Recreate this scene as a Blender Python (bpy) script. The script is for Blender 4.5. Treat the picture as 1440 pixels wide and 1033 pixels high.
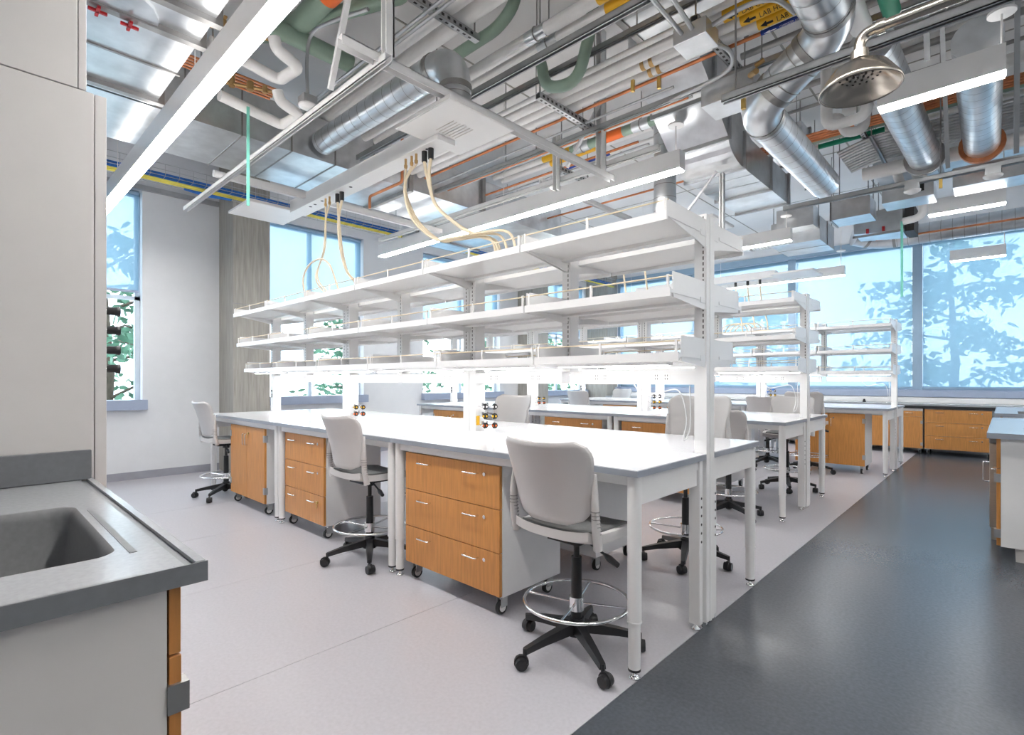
import bpy, math, random
from mathutils import Vector, Matrix
random.seed(7)
for o in list(bpy.data.objects): bpy.data.objects.remove(o)
S = bpy.context.scene
COL = S.collection
PI = math.pi

# ------------------------------------------------------------------ camera
cam = bpy.data.cameras.new('camera'); camo = bpy.data.objects.new('camera', cam); COL.objects.link(camo)
camo.location = (0, 0, 1.30)
camo.rotation_euler = (math.radians(90), 0, math.radians(43.36))
cam.sensor_fit = 'HORIZONTAL'; cam.sensor_width = 36.0
cam.lens = 736.0 / 1440.0 * 36.0
cam.shift_y = (534 - 516.5) / 1440.0
cam.clip_start = 0.02; cam.clip_end = 300
S.camera = camo
# ------------------------------------------------------------------ view / world
S.view_settings.view_transform = 'Standard'
try: S.view_settings.look = 'None'
except Exception: pass
S.view_settings.gamma = 1.0
S.view_settings.use_curve_mapping = False
S.view_settings.exposure = 1.66
LED = 17.0      # pendant light diffusers
TASK = 7.0      # lamps under the shelves
UP = 1.8       # uplight strip put on the pendant tops to lift the ceiling
SKY = 2.1
W = bpy.data.worlds.new('sky'); S.world = W; W.use_nodes = True
nt = W.node_tree; nt.nodes.clear()
out = nt.nodes.new('ShaderNodeOutputWorld'); bg = nt.nodes.new('ShaderNodeBackground')
tc = nt.nodes.new('ShaderNodeTexCoord'); nz = nt.nodes.new('ShaderNodeTexNoise'); rp = nt.nodes.new('ShaderNodeValToRGB')
nz.inputs['Scale'].default_value = 3.0; nz.inputs['Detail'].default_value = 5
rp.color_ramp.elements[0].position = 0.35; rp.color_ramp.elements[0].color = (0.68, 0.84, 1.0, 1)
rp.color_ramp.elements[1].position = 0.65; rp.color_ramp.elements[1].color = (0.93, 0.97, 1.0, 1)
nt.links.new(tc.outputs['Generated'], nz.inputs['Vector']); nt.links.new(nz.outputs['Fac'], rp.inputs['Fac'])
nt.links.new(rp.outputs['Color'], bg.inputs['Color']); bg.inputs['Strength'].default_value = SKY
nt.links.new(bg.outputs[0], out.inputs['Surface'])

# ------------------------------------------------------------------ materials
M = {}
def mat(name, col, rough=0.5, metal=0.0, var=0.06, scale=8.0, bump=0.0, stretch=None, emit=0, spec=0.5, coat=0.0, bscale=None):
    m = bpy.data.materials.new(name); m.use_nodes = True
    n = m.node_tree.nodes; l = m.node_tree.links
    b = n['Principled BSDF']
    b.inputs['Roughness'].default_value = rough; b.inputs['Metallic'].default_value = metal
    b.inputs['Specular IOR Level'].default_value = spec
    if coat: b.inputs['Coat Weight'].default_value = coat; b.inputs['Coat Roughness'].default_value = 0.08
    t = n.new('ShaderNodeTexCoord'); mp = n.new('ShaderNodeMapping'); l.new(t.outputs['Object'], mp.inputs['Vector'])
    if stretch: mp.inputs['Scale'].default_value = stretch
    z = n.new('ShaderNodeTexNoise'); z.inputs['Scale'].default_value = scale; z.inputs['Detail'].default_value = 4
    l.new(mp.outputs[0], z.inputs['Vector'])
    r = n.new('ShaderNodeValToRGB')
    a = [max(0, c * (1 - var)) for c in col]; c2 = [min(1, c * (1 + var)) for c in col]
    r.color_ramp.elements[0].position = 0.3; r.color_ramp.elements[0].color = (*a, 1)
    r.color_ramp.elements[1].position = 0.7; r.color_ramp.elements[1].color = (*c2, 1)
    l.new(z.outputs['Fac'], r.inputs['Fac']); l.new(r.outputs['Color'], b.inputs['Base Color'])
    if bump:
        z2 = n.new('ShaderNodeTexNoise'); z2.inputs['Scale'].default_value = bscale or scale * 6; l.new(mp.outputs[0], z2.inputs['Vector'])
        bp = n.new('ShaderNodeBump'); bp.inputs['Strength'].default_value = bump; bp.inputs['Distance'].default_value = 0.01
        l.new(z2.outputs['Fac'], bp.inputs['Height']); l.new(bp.outputs[0], b.inputs['Normal'])
    if emit:
        b.inputs['Emission Color'].default_value = (*col, 1); b.inputs['Emission Strength'].default_value = emit
    M[name] = m
    return m
mat('white_steel', (0.84, 0.83, 0.825), 0.35, var=0.015)
mat('laminate_top', (0.74, 0.745, 0.77), 0.12, var=0.03, scale=90)
mat('edge_band', (0.30, 0.325, 0.37), 0.4, var=0.05)
mat('floor_light', (0.51, 0.495, 0.53), 0.30, var=0.05, scale=60, bump=0.02, bscale=120)
mat('floor_dark', (0.080, 0.090, 0.105), 0.27, var=0.12, scale=60, bump=0.02, bscale=120)
mat('wall_paint', (0.76, 0.77, 0.79), 0.6, var=0.015, bump=0.02)
mat('slab', (0.74, 0.72, 0.71), 0.8, var=0.06, scale=1.2, bump=0.05)
mat('concrete', (0.36, 0.34, 0.305), 0.8, var=0.15, scale=6, stretch=(7, 7, 0.5), bump=0.15)
mat('baseboard', (0.34, 0.345, 0.39), 0.5)
mat('sill', (0.36, 0.42, 0.55), 0.35, var=0.03)
mat('frame_blue', (0.30, 0.42, 0.54), 0.35, metal=0.3, var=0.03)
mat('frame_light', (0.66, 0.74, 0.80), 0.35, var=0.03)
mat('galvanized', (0.66, 0.68, 0.70), 0.30, metal=0.92, var=0.16, scale=5, bump=0.05, bscale=12)
mat('galv_dark', (0.36, 0.35, 0.34), 0.42, metal=0.85, var=0.15, scale=6)
mat('strut', (0.50, 0.51, 0.52), 0.35, metal=0.85, var=0.08)
mat('chrome', (0.82, 0.82, 0.82), 0.08, metal=1.0, var=0.01)
mat('nickel', (0.58, 0.52, 0.45), 0.24, metal=1.0, var=0.06)
mat('pipe_white', (0.82, 0.80, 0.785), 0.5, var=0.05, scale=6)
mat('sage', (0.27, 0.37, 0.29), 0.4, var=0.06)
mat('copper', (0.62, 0.24, 0.11), 0.32, metal=0.8, var=0.2)
mat('brass', (0.50, 0.32, 0.14), 0.35, metal=0.8, var=0.2)
mat('dark_iron', (0.035, 0.032, 0.032), 0.5, var=0.2)
mat('black_plastic', (0.016, 0.016, 0.018), 0.4, var=0.1)
mat('rubber', (0.03, 0.03, 0.03), 0.7)
mat('hose', (0.78, 0.66, 0.48), 0.5, var=0.05)
mat('white_cord', (0.8, 0.8, 0.8), 0.5)
mat('stool_white', (0.66, 0.635, 0.625), 0.42, var=0.02, bump=0.02, bscale=300)
mat('stool_pad', (0.15, 0.15, 0.15), 0.85, var=0.1, scale=60, bump=0.1)
mat('sink_grey', (0.20, 0.20, 0.205), 0.55, var=0.06, scale=70)
mat('counter_grey', (0.42, 0.425, 0.445), 0.20, var=0.05, scale=80)
mat('splash_grey', (0.17, 0.175, 0.185), 0.5, var=0.05, scale=50)
mat('panel_warm', (0.66, 0.625, 0.60), 0.45, var=0.015)
mat('stainless', (0.50, 0.46, 0.41), 0.32, metal=0.9, var=0.08, stretch=(1, 1, 20))
mat('yellow', (0.85, 0.48, 0.02), 0.5); mat('blue_label', (0.01, 0.05, 0.35), 0.5); mat('green_label', (0.0, 0.26, 0.14), 0.5)
mat('orange', (0.85, 0.16, 0.02), 0.5); mat('red', (0.45, 0.01, 0.015), 0.4); mat('teal', (0.20, 0.62, 0.50), 0.6)
mat('cable_blue', (0.02, 0.16, 0.55), 0.5, var=0.3, scale=20); mat('cable_yellow', (0.72, 0.62, 0.10), 0.5, var=0.2)
mat('gold', (0.62, 0.42, 0.12), 0.3, metal=0.8); mat('ink', (0.01, 0.01, 0.01), 0.6); mat('ink_white', (0.8, 0.8, 0.8), 0.6)
mat('led', (1.0, 0.985, 0.96), 0.5, emit=LED, var=0.0)
mat('added_uplight', (1.0, 0.985, 0.965), 0.5, emit=UP, var=0.0)  # glow added above the pendants to brighten slab and ducts
mat('task', (1.0, 0.99, 0.97), 0.5, emit=TASK, var=0.0)
mat('leaf', (0.15, 0.28, 0.19), 0.6, var=0.5, scale=3); mat('bark', (0.10, 0.075, 0.055), 0.9, var=0.3, bump=0.3)
mat('paving', (0.30, 0.33, 0.34), 0.9, var=0.2)
mat('asphalt_gap', (0.12, 0.12, 0.13), 0.9)
# wood
m = mat('wood', (0.64, 0.285, 0.078), 0.38, var=0.13, scale=7, stretch=(9, 9, 0.7))
mat('wood_edge', (0.50, 0.21, 0.06), 0.4, var=0.15, scale=7, stretch=(9, 9, 0.7))
# glass and shades
def node_mat(name):
    m = bpy.data.materials.new(name); m.use_nodes = True; m.node_tree.nodes.clear()
    o = m.node_tree.nodes.new('ShaderNodeOutputMaterial'); M[name] = m
    return m.node_tree.nodes, m.node_tree.links, o
n, l, o = node_mat('glass')
tr = n.new('ShaderNodeBsdfTransparent'); tr.inputs[0].default_value = (0.95, 0.98, 0.99, 1)
gl = n.new('ShaderNodeBsdfGlossy'); gl.inputs['Roughness'].default_value = 0.02
lf = n.new('ShaderNodeLayerWeight'); lw = n.new('ShaderNodeMath'); lw.operation = 'POWER'; lw.inputs[1].default_value = 5.0; l.new(lf.outputs['Facing'], lw.inputs[0])
mx = n.new('ShaderNodeMixShader'); l.new(lw.outputs[0], mx.inputs[0]); l.new(tr.outputs[0], mx.inputs[1]); l.new(gl.outputs[0], mx.inputs[2]); l.new(mx.outputs[0], o.inputs['Surface'])
n, l, o = node_mat('shade_fabric')
tr = n.new('ShaderNodeBsdfTransparent'); tr.inputs[0].default_value = (0.78, 0.84, 0.89, 1)
tl = n.new('ShaderNodeBsdfTranslucent'); df = n.new('ShaderNodeBsdfDiffuse')
tcx = n.new('ShaderNodeTexCoord'); mp = n.new('ShaderNodeMapping'); mp.inputs['Scale'].default_value = (60, 60, 60); wv = n.new('ShaderNodeTexNoise'); wv.inputs['Scale'].default_value = 3.0
l.new(tcx.outputs['Object'], mp.inputs[0]); l.new(mp.outputs[0], wv.inputs['Vector'])
cr = n.new('ShaderNodeValToRGB'); cr.color_ramp.elements[0].color = (0.35, 0.50, 0.60, 1); cr.color_ramp.elements[1].color = (0.41, 0.56, 0.66, 1)
l.new(wv.outputs['Fac'], cr.inputs[0]); l.new(cr.outputs[0], tl.inputs[0]); l.new(cr.outputs[0], df.inputs[0])
a1 = n.new('ShaderNodeMixShader'); a1.inputs[0].default_value = 0.45; l.new(tl.outputs[0], a1.inputs[1]); l.new(df.outputs[0], a1.inputs[2])
a2 = n.new('ShaderNodeMixShader'); a2.inputs[0].default_value = 0.38; l.new(a1.outputs[0], a2.inputs[1]); l.new(tr.outputs[0], a2.inputs[2]); l.new(a2.outputs[0], o.inputs['Surface'])

# ------------------------------------------------------------------ mesh builder
class MB:
    def __init__(s): s.v = []; s.f = []; s.s = []; s.mi = []; s.m = 0
    def add(s, vs, fs, sm=False):
        b = len(s.v); s.v += [tuple(p) for p in vs]
        for i, f in enumerate(fs):
            s.f.append([b + k for k in f]); s.s.append(sm if isinstance(sm, bool) else sm[i]); s.mi.append(s.m)
        return s
    def box(s, a, b):
        x0, y0, z0 = [min(p, q) for p, q in zip(a, b)]; x1, y1, z1 = [max(p, q) for p, q in zip(a, b)]
        return s.add([(x0,y0,z0),(x1,y0,z0),(x1,y1,z0),(x0,y1,z0),(x0,y0,z1),(x1,y0,z1),(x1,y1,z1),(x0,y1,z1)],
              [(0,3,2,1),(4,5,6,7),(0,1,5,4),(1,2,6,5),(2,3,7,6),(3,0,4,7)])
    def tube(s, path, r, n=8, closed=False, caps=True, sm=True):
        P = [Vector(p) for p in path]; k = len(P); rr = r if isinstance(r, (list, tuple)) else [r] * k
        T = []
        for i in range(k):
            if closed: t = P[(i + 1) % k] - P[i - 1]
            else: t = P[min(i + 1, k - 1)] - P[max(i - 1, 0)]
            T.append(t.normalized())
        u = T[0].orthogonal().normalized(); vs = []
        for i in range(k):
            if i: u = (u - T[i] * u.dot(T[i])).normalized()
            w = T[i].cross(u)
            for j in range(n):
                a = 2 * PI * j / n
                vs.append(P[i] + (u * math.cos(a) + w * math.sin(a)) * rr[i])
        fs = []; kk = k if closed else k - 1
        for i in range(kk):
            for j in range(n):
                a = i * n + j; b = i * n + (j + 1) % n; c = ((i + 1) % k) * n + (j + 1) % n; d = ((i + 1) % k) * n + j
                fs.append((a, b, c, d))
        fl = [sm] * len(fs)
        if caps and not closed:
            q = len(vs); vs += vs[:n] + vs[(k - 1) * n:k * n]
            fs.append(tuple(range(q + n - 1, q - 1, -1))); fs.append(tuple(q + n + j for j in range(n))); fl += [False, False]
        return s.add(vs, fs, fl)
    def cyl(s, p0, p1, r0, r1=None, n=12, caps=True): return s.tube([p0, p1], [r0, r0 if r1 is None else r1], n, caps=caps)
    def prism(s, poly, axis, a0, a1):
        # poly of (p, q); axis 0: (y,z) along x ; 1: (x,z) along y ; 2: (x,y) along z
        def mk(p, t): return (t, p[0], p[1]) if axis == 0 else ((p[0], t, p[1]) if axis == 1 else (p[0], p[1], t))
        k = len(poly); vs = [mk(p, a0) for p in poly] + [mk(p, a1) for p in poly]
        fs = [tuple(range(k - 1, -1, -1)), tuple(range(k, 2 * k))] + [(i, (i + 1) % k, k + (i + 1) % k, k + i) for i in range(k)]
        return s.add(vs, fs)
    def lathe(s, prof, c=(0, 0, 0), n=20, sm=True):
        k = len(prof); vs = []
        for r, z in prof:
            for j in range(n):
                a = 2 * PI * j / n; vs.append((c[0] + r * math.cos(a), c[1] + r * math.sin(a), c[2] + z))
        fs = [(i * n + j, i * n + (j + 1) % n, (i + 1) * n + (j + 1) % n, (i + 1) * n + j) for i in range(k - 1) for j in range(n)]
        return s.add(vs, fs, sm)
    def sheet(s, fn, nu, nv, th, sm=True):
        # fn(u,v)->(Vector pos, Vector normal); closed slab of thickness th
        top = []; bot = []
        for i in range(nu + 1):
            for j in range(nv + 1):
                p, q = fn(i / nu, j / nv); top.append(p + q * th / 2); bot.append(p - q * th / 2)
        N = len(top); w = nv + 1; fs = []; fl = []
        for i in range(nu):
            for j in range(nv):
                a = i * w + j; fs.append((a, a + w, a + w + 1, a + 1)); fs.append((N + a, N + a + 1, N + a + w + 1, N + a + w)); fl += [sm, sm]
        rim = [i * w for i in range(nu + 1)] + [nu * w + j for j in range(1, w)] + [i * w + nv for i in range(nu - 1, -1, -1)] + [j for j in range(nv - 1, 0, -1)]
        for i in range(len(rim)):
            a = rim[i]; b = rim[(i + 1) % len(rim)]; fs.append((b, a, N + a, N + b)); fl.append(False)
        return s.add(top + bot, fs, fl)
    def mesh(s, name, mats):
        me = bpy.data.meshes.new(name); me.from_pydata(s.v, [], s.f)
        me.polygons.foreach_set('use_smooth', s.s)
        if not isinstance(mats, (list, tuple)): mats = [mats]
        for q in mats: me.materials.append(M[q])
        if len(mats) > 1: me.polygons.foreach_set('material_index', s.mi)
        me.update(); return me
    def build(s, name, mats, parent=None, bevel=0):
        o = bpy.data.objects.new(name, s.mesh(name, mats)); COL.objects.link(o)
        if parent is not None: o.parent = parent
        if bevel:
            b = o.modifiers.new('bevel', 'BEVEL'); b.width = bevel; b.segments = 2; b.limit_method = 'ANGLE'
        return o
def inst(src, parent=None, loc=None, rot=None):
    o = src.copy(); COL.objects.link(o); o.parent = parent
    if loc is not None: o.location = loc
    if rot is not None: o.rotation_euler = rot
    return o
def tag(o, label=None, cat=None, group=None, kind=None):
    if label: o['label'] = label
    if cat: o['category'] = cat
    if group: o['group'] = group
    if kind: o['kind'] = kind
    return o
def thing(name, label, cat, loc=(0, 0, 0), rz=0, group=None):
    o = bpy.data.objects.new(name, None); COL.objects.link(o); o.location = loc; o.rotation_euler = (0, 0, rz)
    o.empty_display_size = 0.1
    return tag(o, label, cat, group)
def kids(o): return [c for c in COL.objects if c.parent == o]
CH = {}
def copy_tree(o, parent=None):
    c = o.copy(); COL.objects.link(c); c.parent = parent
    for ch in list(o.children): copy_tree(ch, c)
    return c
def rpath(pts, r, n=6):
    # round the inner corners of a polyline
    P = [Vector(p) for p in pts]; out = [P[0]]
    for i in range(1, len(P) - 1):
        a = (P[i - 1] - P[i]); b = (P[i + 1] - P[i]); d = min(r, a.length * 0.48, b.length * 0.48)
        p0 = P[i] + a.normalized() * d; p1 = P[i] + b.normalized() * d
        for k in range(n + 1):
            t = k / n; out.append(p0 * (1 - t) ** 2 + P[i] * 2 * t * (1 - t) + p1 * t * t)
    out.append(P[-1]); return out
def spline(pts, n=8):
    P = [Vector(p) for p in pts]; P = [P[0]] + P + [P[-1]]; out = []
    for i in range(1, len(P) - 2):
        for k in range(n):
            t = k / n; a, b, c, d = P[i - 1], P[i], P[i + 1], P[i + 2]
            out.append(0.5 * ((2 * b) + (c - a) * t + (2 * a - 5 * b + 4 * c - d) * t * t + (3 * b - a - 3 * c + d) * t ** 3))
    out.append(P[-2]); return out
TXT = {}
def text_geo(body, size):
    cu = bpy.data.curves.new('lettering', 'FONT'); cu.body = body; cu.size = size; cu.resolution_u = 2
    o = bpy.data.objects.new('lettering', cu); COL.objects.link(o); bpy.context.view_layer.update()
    me = bpy.data.meshes.new_from_object(o.evaluated_get(bpy.context.evaluated_depsgraph_get()))
    vs = [tuple(v.co) for v in me.vertices]; fs = [tuple(p.vertices) for p in me.polygons]
    bpy.data.objects.remove(o); bpy.data.curves.remove(cu); bpy.data.meshes.remove(me)
    return vs, fs

# ================================================================== SETTING
SLAB = 4.55; XL = -8.3; YB = 12.2; XR = 3.4; YF = -2.6
fl = MB().box((XL - .3, YF - .3, -0.12), (XR + .3, YB + .3, -0.012)).build('floor', 'asphalt_gap'); tag(fl, kind='structure')
xs = [-1.16, -2.38, -3.60, -4.82, -6.04, -7.26, XL]
for i in range(6):
    MB().box((xs[i] - 0.0015, YF, -0.012), (xs[i + 1] + 0.0015, YB, 0)).build('vinyl_sheet', 'floor_light', fl)
for a, b in ((-1.16, 0.68), (0.68, 2.52), (2.52, XR)):
    MB().box((a + 0.0015, YF, -0.012), (b, YB, 0)).build('aisle_sheet', 'floor_dark', fl)
c = MB().box((XL - .3, YF - .3, SLAB), (XR + .3, YB + .3, SLAB + .25)).build('ceiling', 'slab'); tag(c, kind='structure')
jt = MB()
for y in (1.0, 2.9, 4.8, 6.7, 8.6, 10.5): jt.box((XL, y, SLAB - .004), (XR, y + .02, SLAB + .002))
for x in (-6.4, -4.0, -1.6, 0.8): jt.box((x, YF, SLAB - .004), (x + .02, YB, SLAB + .002))
jt.build('form_joint', 'concrete', c)
# left wall with window openings
WL = [(-0.5, 1.675), (3.10, 4.95), (6.255, 8.39), (9.54, 11.65)]
HEAD = 3.80; SILL = 1.04
w = MB(); y = YF
for a, b in WL:
    w.box((XL - .25, y, 0), (XL, a, SLAB)); w.box((XL - .25, a, 0), (XL, b, SILL - .1)); w.box((XL - .25, a, HEAD), (XL, b, SLAB)); y = b
w.box((XL - .25, y, 0), (XL, YB, SLAB))
tag(w.build('wall_left', 'wall_paint'), kind='structure')
tag(MB().box((XL, YF, 0), (XL + .015, 2.6, .10)).box((XL, 3.1, 0), (XL + .015, 8.98, .10)).build('baseboard_left', 'baseboard'), kind='structure')
for i, (a, b) in enumerate(WL):
    wn = thing('window_%d' % (i + 1), None, None, (XL, (a + b) / 2, SILL - .1)); wn['kind'] = 'structure'
    hl = (b - a) / 2
    f = MB(); X0, X1 = -.19, -.13; z1 = HEAD - SILL + .1
    f.box((X0, -hl, .02), (X1, -hl + .06, z1)).box((X0, hl - .06, .02), (X1, hl, z1)).box((X0, -hl, z1 - .06), (X1, hl, z1)).box((X0, -hl, .02), (X1, hl, .10))
    f.box((X0, -.03, .05), (X1, .03, z1)).box((X0, -hl, 1.42), (X1, hl, 1.47))
    f.build('window_frame', 'frame_light', wn)
    for s0, s1 in ((-hl + .06, -.03), (.03, hl - .06)):
        MB().box((-.163, s0, .10), (-.157, s1, 1.42)).build('pane', 'glass', wn)
        MB().box((-.163, s0, 1.47), (-.157, s1, z1 - .06)).build('pane', 'glass', wn)
    MB().box((-.13, -hl + .001, 0.02), (.0, hl - .001, .099)).box((0.001, -hl - .04, -.03), (.10, hl + .04, .10)).build('window_sill', 'sill', wn)
# columns
for (y0, y1, x1, nm) in ((2.60, 3.10, -7.73, 1), (8.98, 9.54, -7.83, 2)):
    cb = MB().box((XL, y0, 0), (x1, y1, SLAB)).build('column', 'concrete', bevel=.012); cb.name = 'concrete_column'; tag(cb, kind='structure')
    MB().box((x1 - .0, y0 - .002, 2.35), (x1 + .003, y1 + .002, 2.362)).build('pour_joint', 'galv_dark', cb)
cb = MB().box((XL, 11.72, 0), (-7.62, YB, SLAB)).build('concrete_column', 'concrete', bevel=.012); tag(cb, kind='structure')
# back wall
BH = 3.87; BS = 1.12
w = MB().box((XL - .25, YB, 0), (XR, YB + .25, BS - .12)).box((XL - .25, YB, BH), (XR, YB + .25, SLAB)).box((XL - .25, YB, BS - .12), (-7.62, YB + .25, BH)).box((3.05, YB, BS - .12), (XR, YB + .25, BH))
tag(w.build('wall_back', 'wall_paint'), kind='structure')
mull = [-7.62, -5.46, -3.33, -1.20, 0.93, 3.05]
for i in range(5):
    a, b = mull[i], mull[i + 1]; wn = thing('window_%d' % (i + 5), None, None, ((a + b) / 2, YB, BS)); wn['kind'] = 'structure'
    hl = (b - a) / 2; h = BH - BS
    f = MB().box((-hl, .03, 0), (-hl + .075, .2, h)).box((hl - .075, .03, 0), (hl, .2, h)).box((-hl, .10, 0), (hl, .2, .06)).box((-hl, .10, h - .06), (hl, .2, h))
    f.build('window_frame', 'frame_blue', wn)
    MB().box((-hl + .075, .145, .06), (hl - .075, .151, h - .06)).build('pane', 'glass', wn)
tag(MB().box((-7.62, YB - .12, BS - .13), (3.05, YB + .2, BS - .02)).box((-7.62, YB - .03, BS - .02), (3.05, YB + .2, BS)).build('trim_1', 'sill', bevel=.006), kind='structure')
tag(MB().box((-7.62, YB - .05, 3.86), (3.05, YB + .001, 4.0)).build('trim_2', 'frame_blue'), kind='structure')
tag(MB().box((XR, YF, 0), (XR + .2, YB, SLAB)).build('wall_right', 'wall_paint'), kind='structure')
tag(MB().box((XL, YF - .2, 0), (XR, YF, SLAB)).build('wall_front', 'wall_paint'), kind='structure')
# roller shades
for i, (a, b) in enumerate(WL):
    t = thing('roller_shade', ['half-drawn translucent blue roller shade beyond the fume hood', 'half-drawn blue roller shade right beside the tall concrete column',
        'half-drawn blue roller shade between two plain white wall sections', 'half-drawn blue roller shade near the corner of the window walls'][i], 'shade', (XL - .06, (a + b) / 2, HEAD), group='half-drawn roller shades')
    hl = (b - a) / 2 - .03; dz = 2.48 - HEAD
    MB().box((-.002, -hl, dz), (.002, hl, -.02)).build('fabric', 'shade_fabric', t)
    MB().cyl((0, -hl, -.035), (0, hl, -.035), .03).build('roller', 'frame_blue', t)
    MB().box((-.008, -hl, dz - .03), (.008, hl, dz)).build('hem_bar', 'sill', t)
for i in range(5):
    a, b = mull[i], mull[i + 1]
    t = thing('roller_shade', 'fully lowered blue roller shade, %s bay from the corner column on the long window wall' % ('first', 'second', 'third', 'fourth', 'fifth')[i], 'shade', ((a + b) / 2, YB + .06, BS), group='lowered roller shades')
    hl = (b - a) / 2 - .08; h = BH - BS
    MB().box((-hl, -.002, .045), (hl, .002, h - .02)).build('fabric', 'shade_fabric', t)
    MB().box((-hl, -.01, .012), (hl, .01, .045)).build('hem_bar', 'frame_blue', t)

# outdoors
tag(MB().box((-60, -60, -3.2), (60, 60, -3.0)).build('ground', 'paving'), kind='structure')
def tree_mesh(seed):
    random.seed(seed)
    tr = MB(); lf = MB(); tr.tube([(0, 0, 0), (.1, 0, 2.2), (0, .1, 4.6), (.1, 0, 7.0)], [.16, .13, .09, .03], 7)
    for k in range(26):
        z = 2.0 + 5.0 * (k / 26) + random.uniform(-.2, .2); a = k * 2.4; L = (2.6 - .22 * (z - 2)) * random.uniform(.7, 1.1)
        e = Vector((math.cos(a) * L, math.sin(a) * L, z + random.uniform(-.1, .6))); b0 = Vector((0, 0, z))
        mid = (b0 + e) / 2 + Vector((0, 0, .15)); tr.tube([b0, mid, e], [.035, .022, .008], 5, caps=False)
        for q in range(95):
            t = random.uniform(.25, 1.08); c = b0.lerp(e, t) + Vector((random.gauss(0, .17), random.gauss(0, .17), random.gauss(0, .13)))
            d = Vector((random.gauss(0, 1), random.gauss(0, 1), random.gauss(-.3, .6))).normalized(); w2 = d.orthogonal().normalized() * random.uniform(.03, .055); ln = d * random.uniform(.12, .26)
            lf.add([c - w2, c + ln * .5 - w2 * 1.3, c + ln, c + ln * .5 + w2 * 1.3, c + w2], [(0, 1, 2, 3, 4)])
    return tr.mesh('trunk', 'bark'), lf.mesh('leaves', 'leaf')
TM = [tree_mesh(3), tree_mesh(11)]
random.seed(5)
spots = [(-13.0, 18.5, 1.0), (-6.9, 19.5, .95), (-.95, 15.9, .95), (5.0, 16.4, 1.0), (-12.4, 1.9, .93), (-12.4, 7.7, .93), (-12.4, 13.6, .93)]
for i, (x, y, s) in enumerate(spots):
    t = thing('garden_tree', 'leafy tree outdoors behind the shades of the long window wall' if i < 4 else 'leafy tree outdoors beyond the half-shaded windows', 'tree', (x, y, -3.0), random.uniform(0, 6), 'trees by the long window wall' if i < 4 else 'trees by the half-shaded windows')
    t.scale = (s, s, s * random.uniform(.95, 1.1))
    for nm, me in zip(('trunk', 'leaves'), TM[i % 2]):
        o = bpy.data.objects.new(nm, me); COL.objects.link(o); o.parent = t
        if nm == 'leaves': o['kind'] = 'stuff'

# ================================================================== LAB BENCHES
XE = [-1.135, -1.45, -1.135]; YC = [2.735, 5.905, 9.255]; TL = 1.85; TOP = .914
ROW = ['sink-side bench row', 'middle bench row', 'window-side bench row']
POS = ['aisle end', 'middle', 'far wall end']
def make_table():
    t = thing('lab_table', '', 'table')
    hl = TL / 2 - .004; d = .348
    MB().box((-hl, -d, TOP - .028), (hl, d, TOP)).build('tabletop', 'laminate_top', t)
    e = MB(); z0, z1 = TOP - .030, TOP - .003
    e.box((-hl - .003, -d - .003, z0), (hl + .003, -d, z1)).box((-hl - .003, d, z0), (hl + .003, d + .003, z1)).box((-hl - .003, -d, z0), (-hl, d, z1)).box((hl, -d, z0), (hl + .003, d, z1))
    e.build('edge_band', 'edge_band', t)
    MB().box((-hl + .05, -d + .03, .838), (hl - .05, -d + .055, TOP - .031)).box((-hl + .05, d - .055, .79), (hl - .05, d - .03, TOP - .031)).box((-hl + .02, -d + .05, .835), (-hl + .045, d - .05, TOP - .031)).box((hl - .045, -d + .05, .835), (hl - .02, d - .05, TOP - .031)).build('apron', 'white_steel', t)
    MB().box((-hl + .022, -d + .06, .755), (-hl + .040, d - .06, .834)).build('end_panel', 'white_steel', t)
    MB().box((hl - .040, -d + .06, .755), (hl - .022, d - .06, .834)).build('end_panel', 'white_steel', t)
    for sx in (-1, 1):
        lg = MB().cyl((0, 0, .25), (0, 0, TOP - .032), .031, n=16).cyl((0, 0, .245), (0, 0, .252), .033, n=16).build('leg', 'white_steel', t); lg.location = (sx * (hl - .04), -d + .045, 0)
        MB().cyl((0, 0, .045), (0, 0, .245), .027, n=16).build('leg_extension', 'white_steel', lg)
        MB().cyl((0, 0, .036), (0, 0, .046), .028, n=14).build('foot_ring', 'black_plastic', lg)
        MB().lathe([(0, .001), (.024, .001), (.026, .008), (.014, .014), (.010, .018), (.010, .036)], n=14).build('levelling_foot', 'chrome', lg)
        lg = MB().box((-.03, -.02, .03), (.03, .02, TOP - .032)).build('leg', 'white_steel', t, .004); lg.location = (sx * (hl - .04), d - .03, 0)
        h = MB()
        for k in range(6): h.cyl((.0305, 0, .46 + k * .045), (.0315, 0, .46 + k * .045), .007, n=8).cyl((-.0305, 0, .46 + k * .045), (-.0315, 0, .46 + k * .045), .007, n=8)
        tag(h.build('bolt_holes', 'dark_iron', lg), kind='stuff')
        MB().lathe([(0, .001), (.024, .001), (.026, .008), (.010, .018), (.010, .03)], n=12).build('levelling_foot', 'chrome', lg)
    return t
tb = make_table(); first = True
for r in range(3):
    for k in range(3):
        for sd in (0, 1):
            t = tb if first else copy_tree(tb); first = False
            t.location = (XE[r] - TL * (k + .5), YC[r] + (-.406 if sd == 0 else .406), 0); t.rotation_euler = (0, 0, 0 if sd == 0 else PI)
            tag(t, 'white-topped lab table, %s of the %s, %s' % (POS[k], ROW[r], 'facing the sink counter' if sd == 0 else 'facing the window wall'), 'table', 'lab tables in bench rows')

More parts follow.
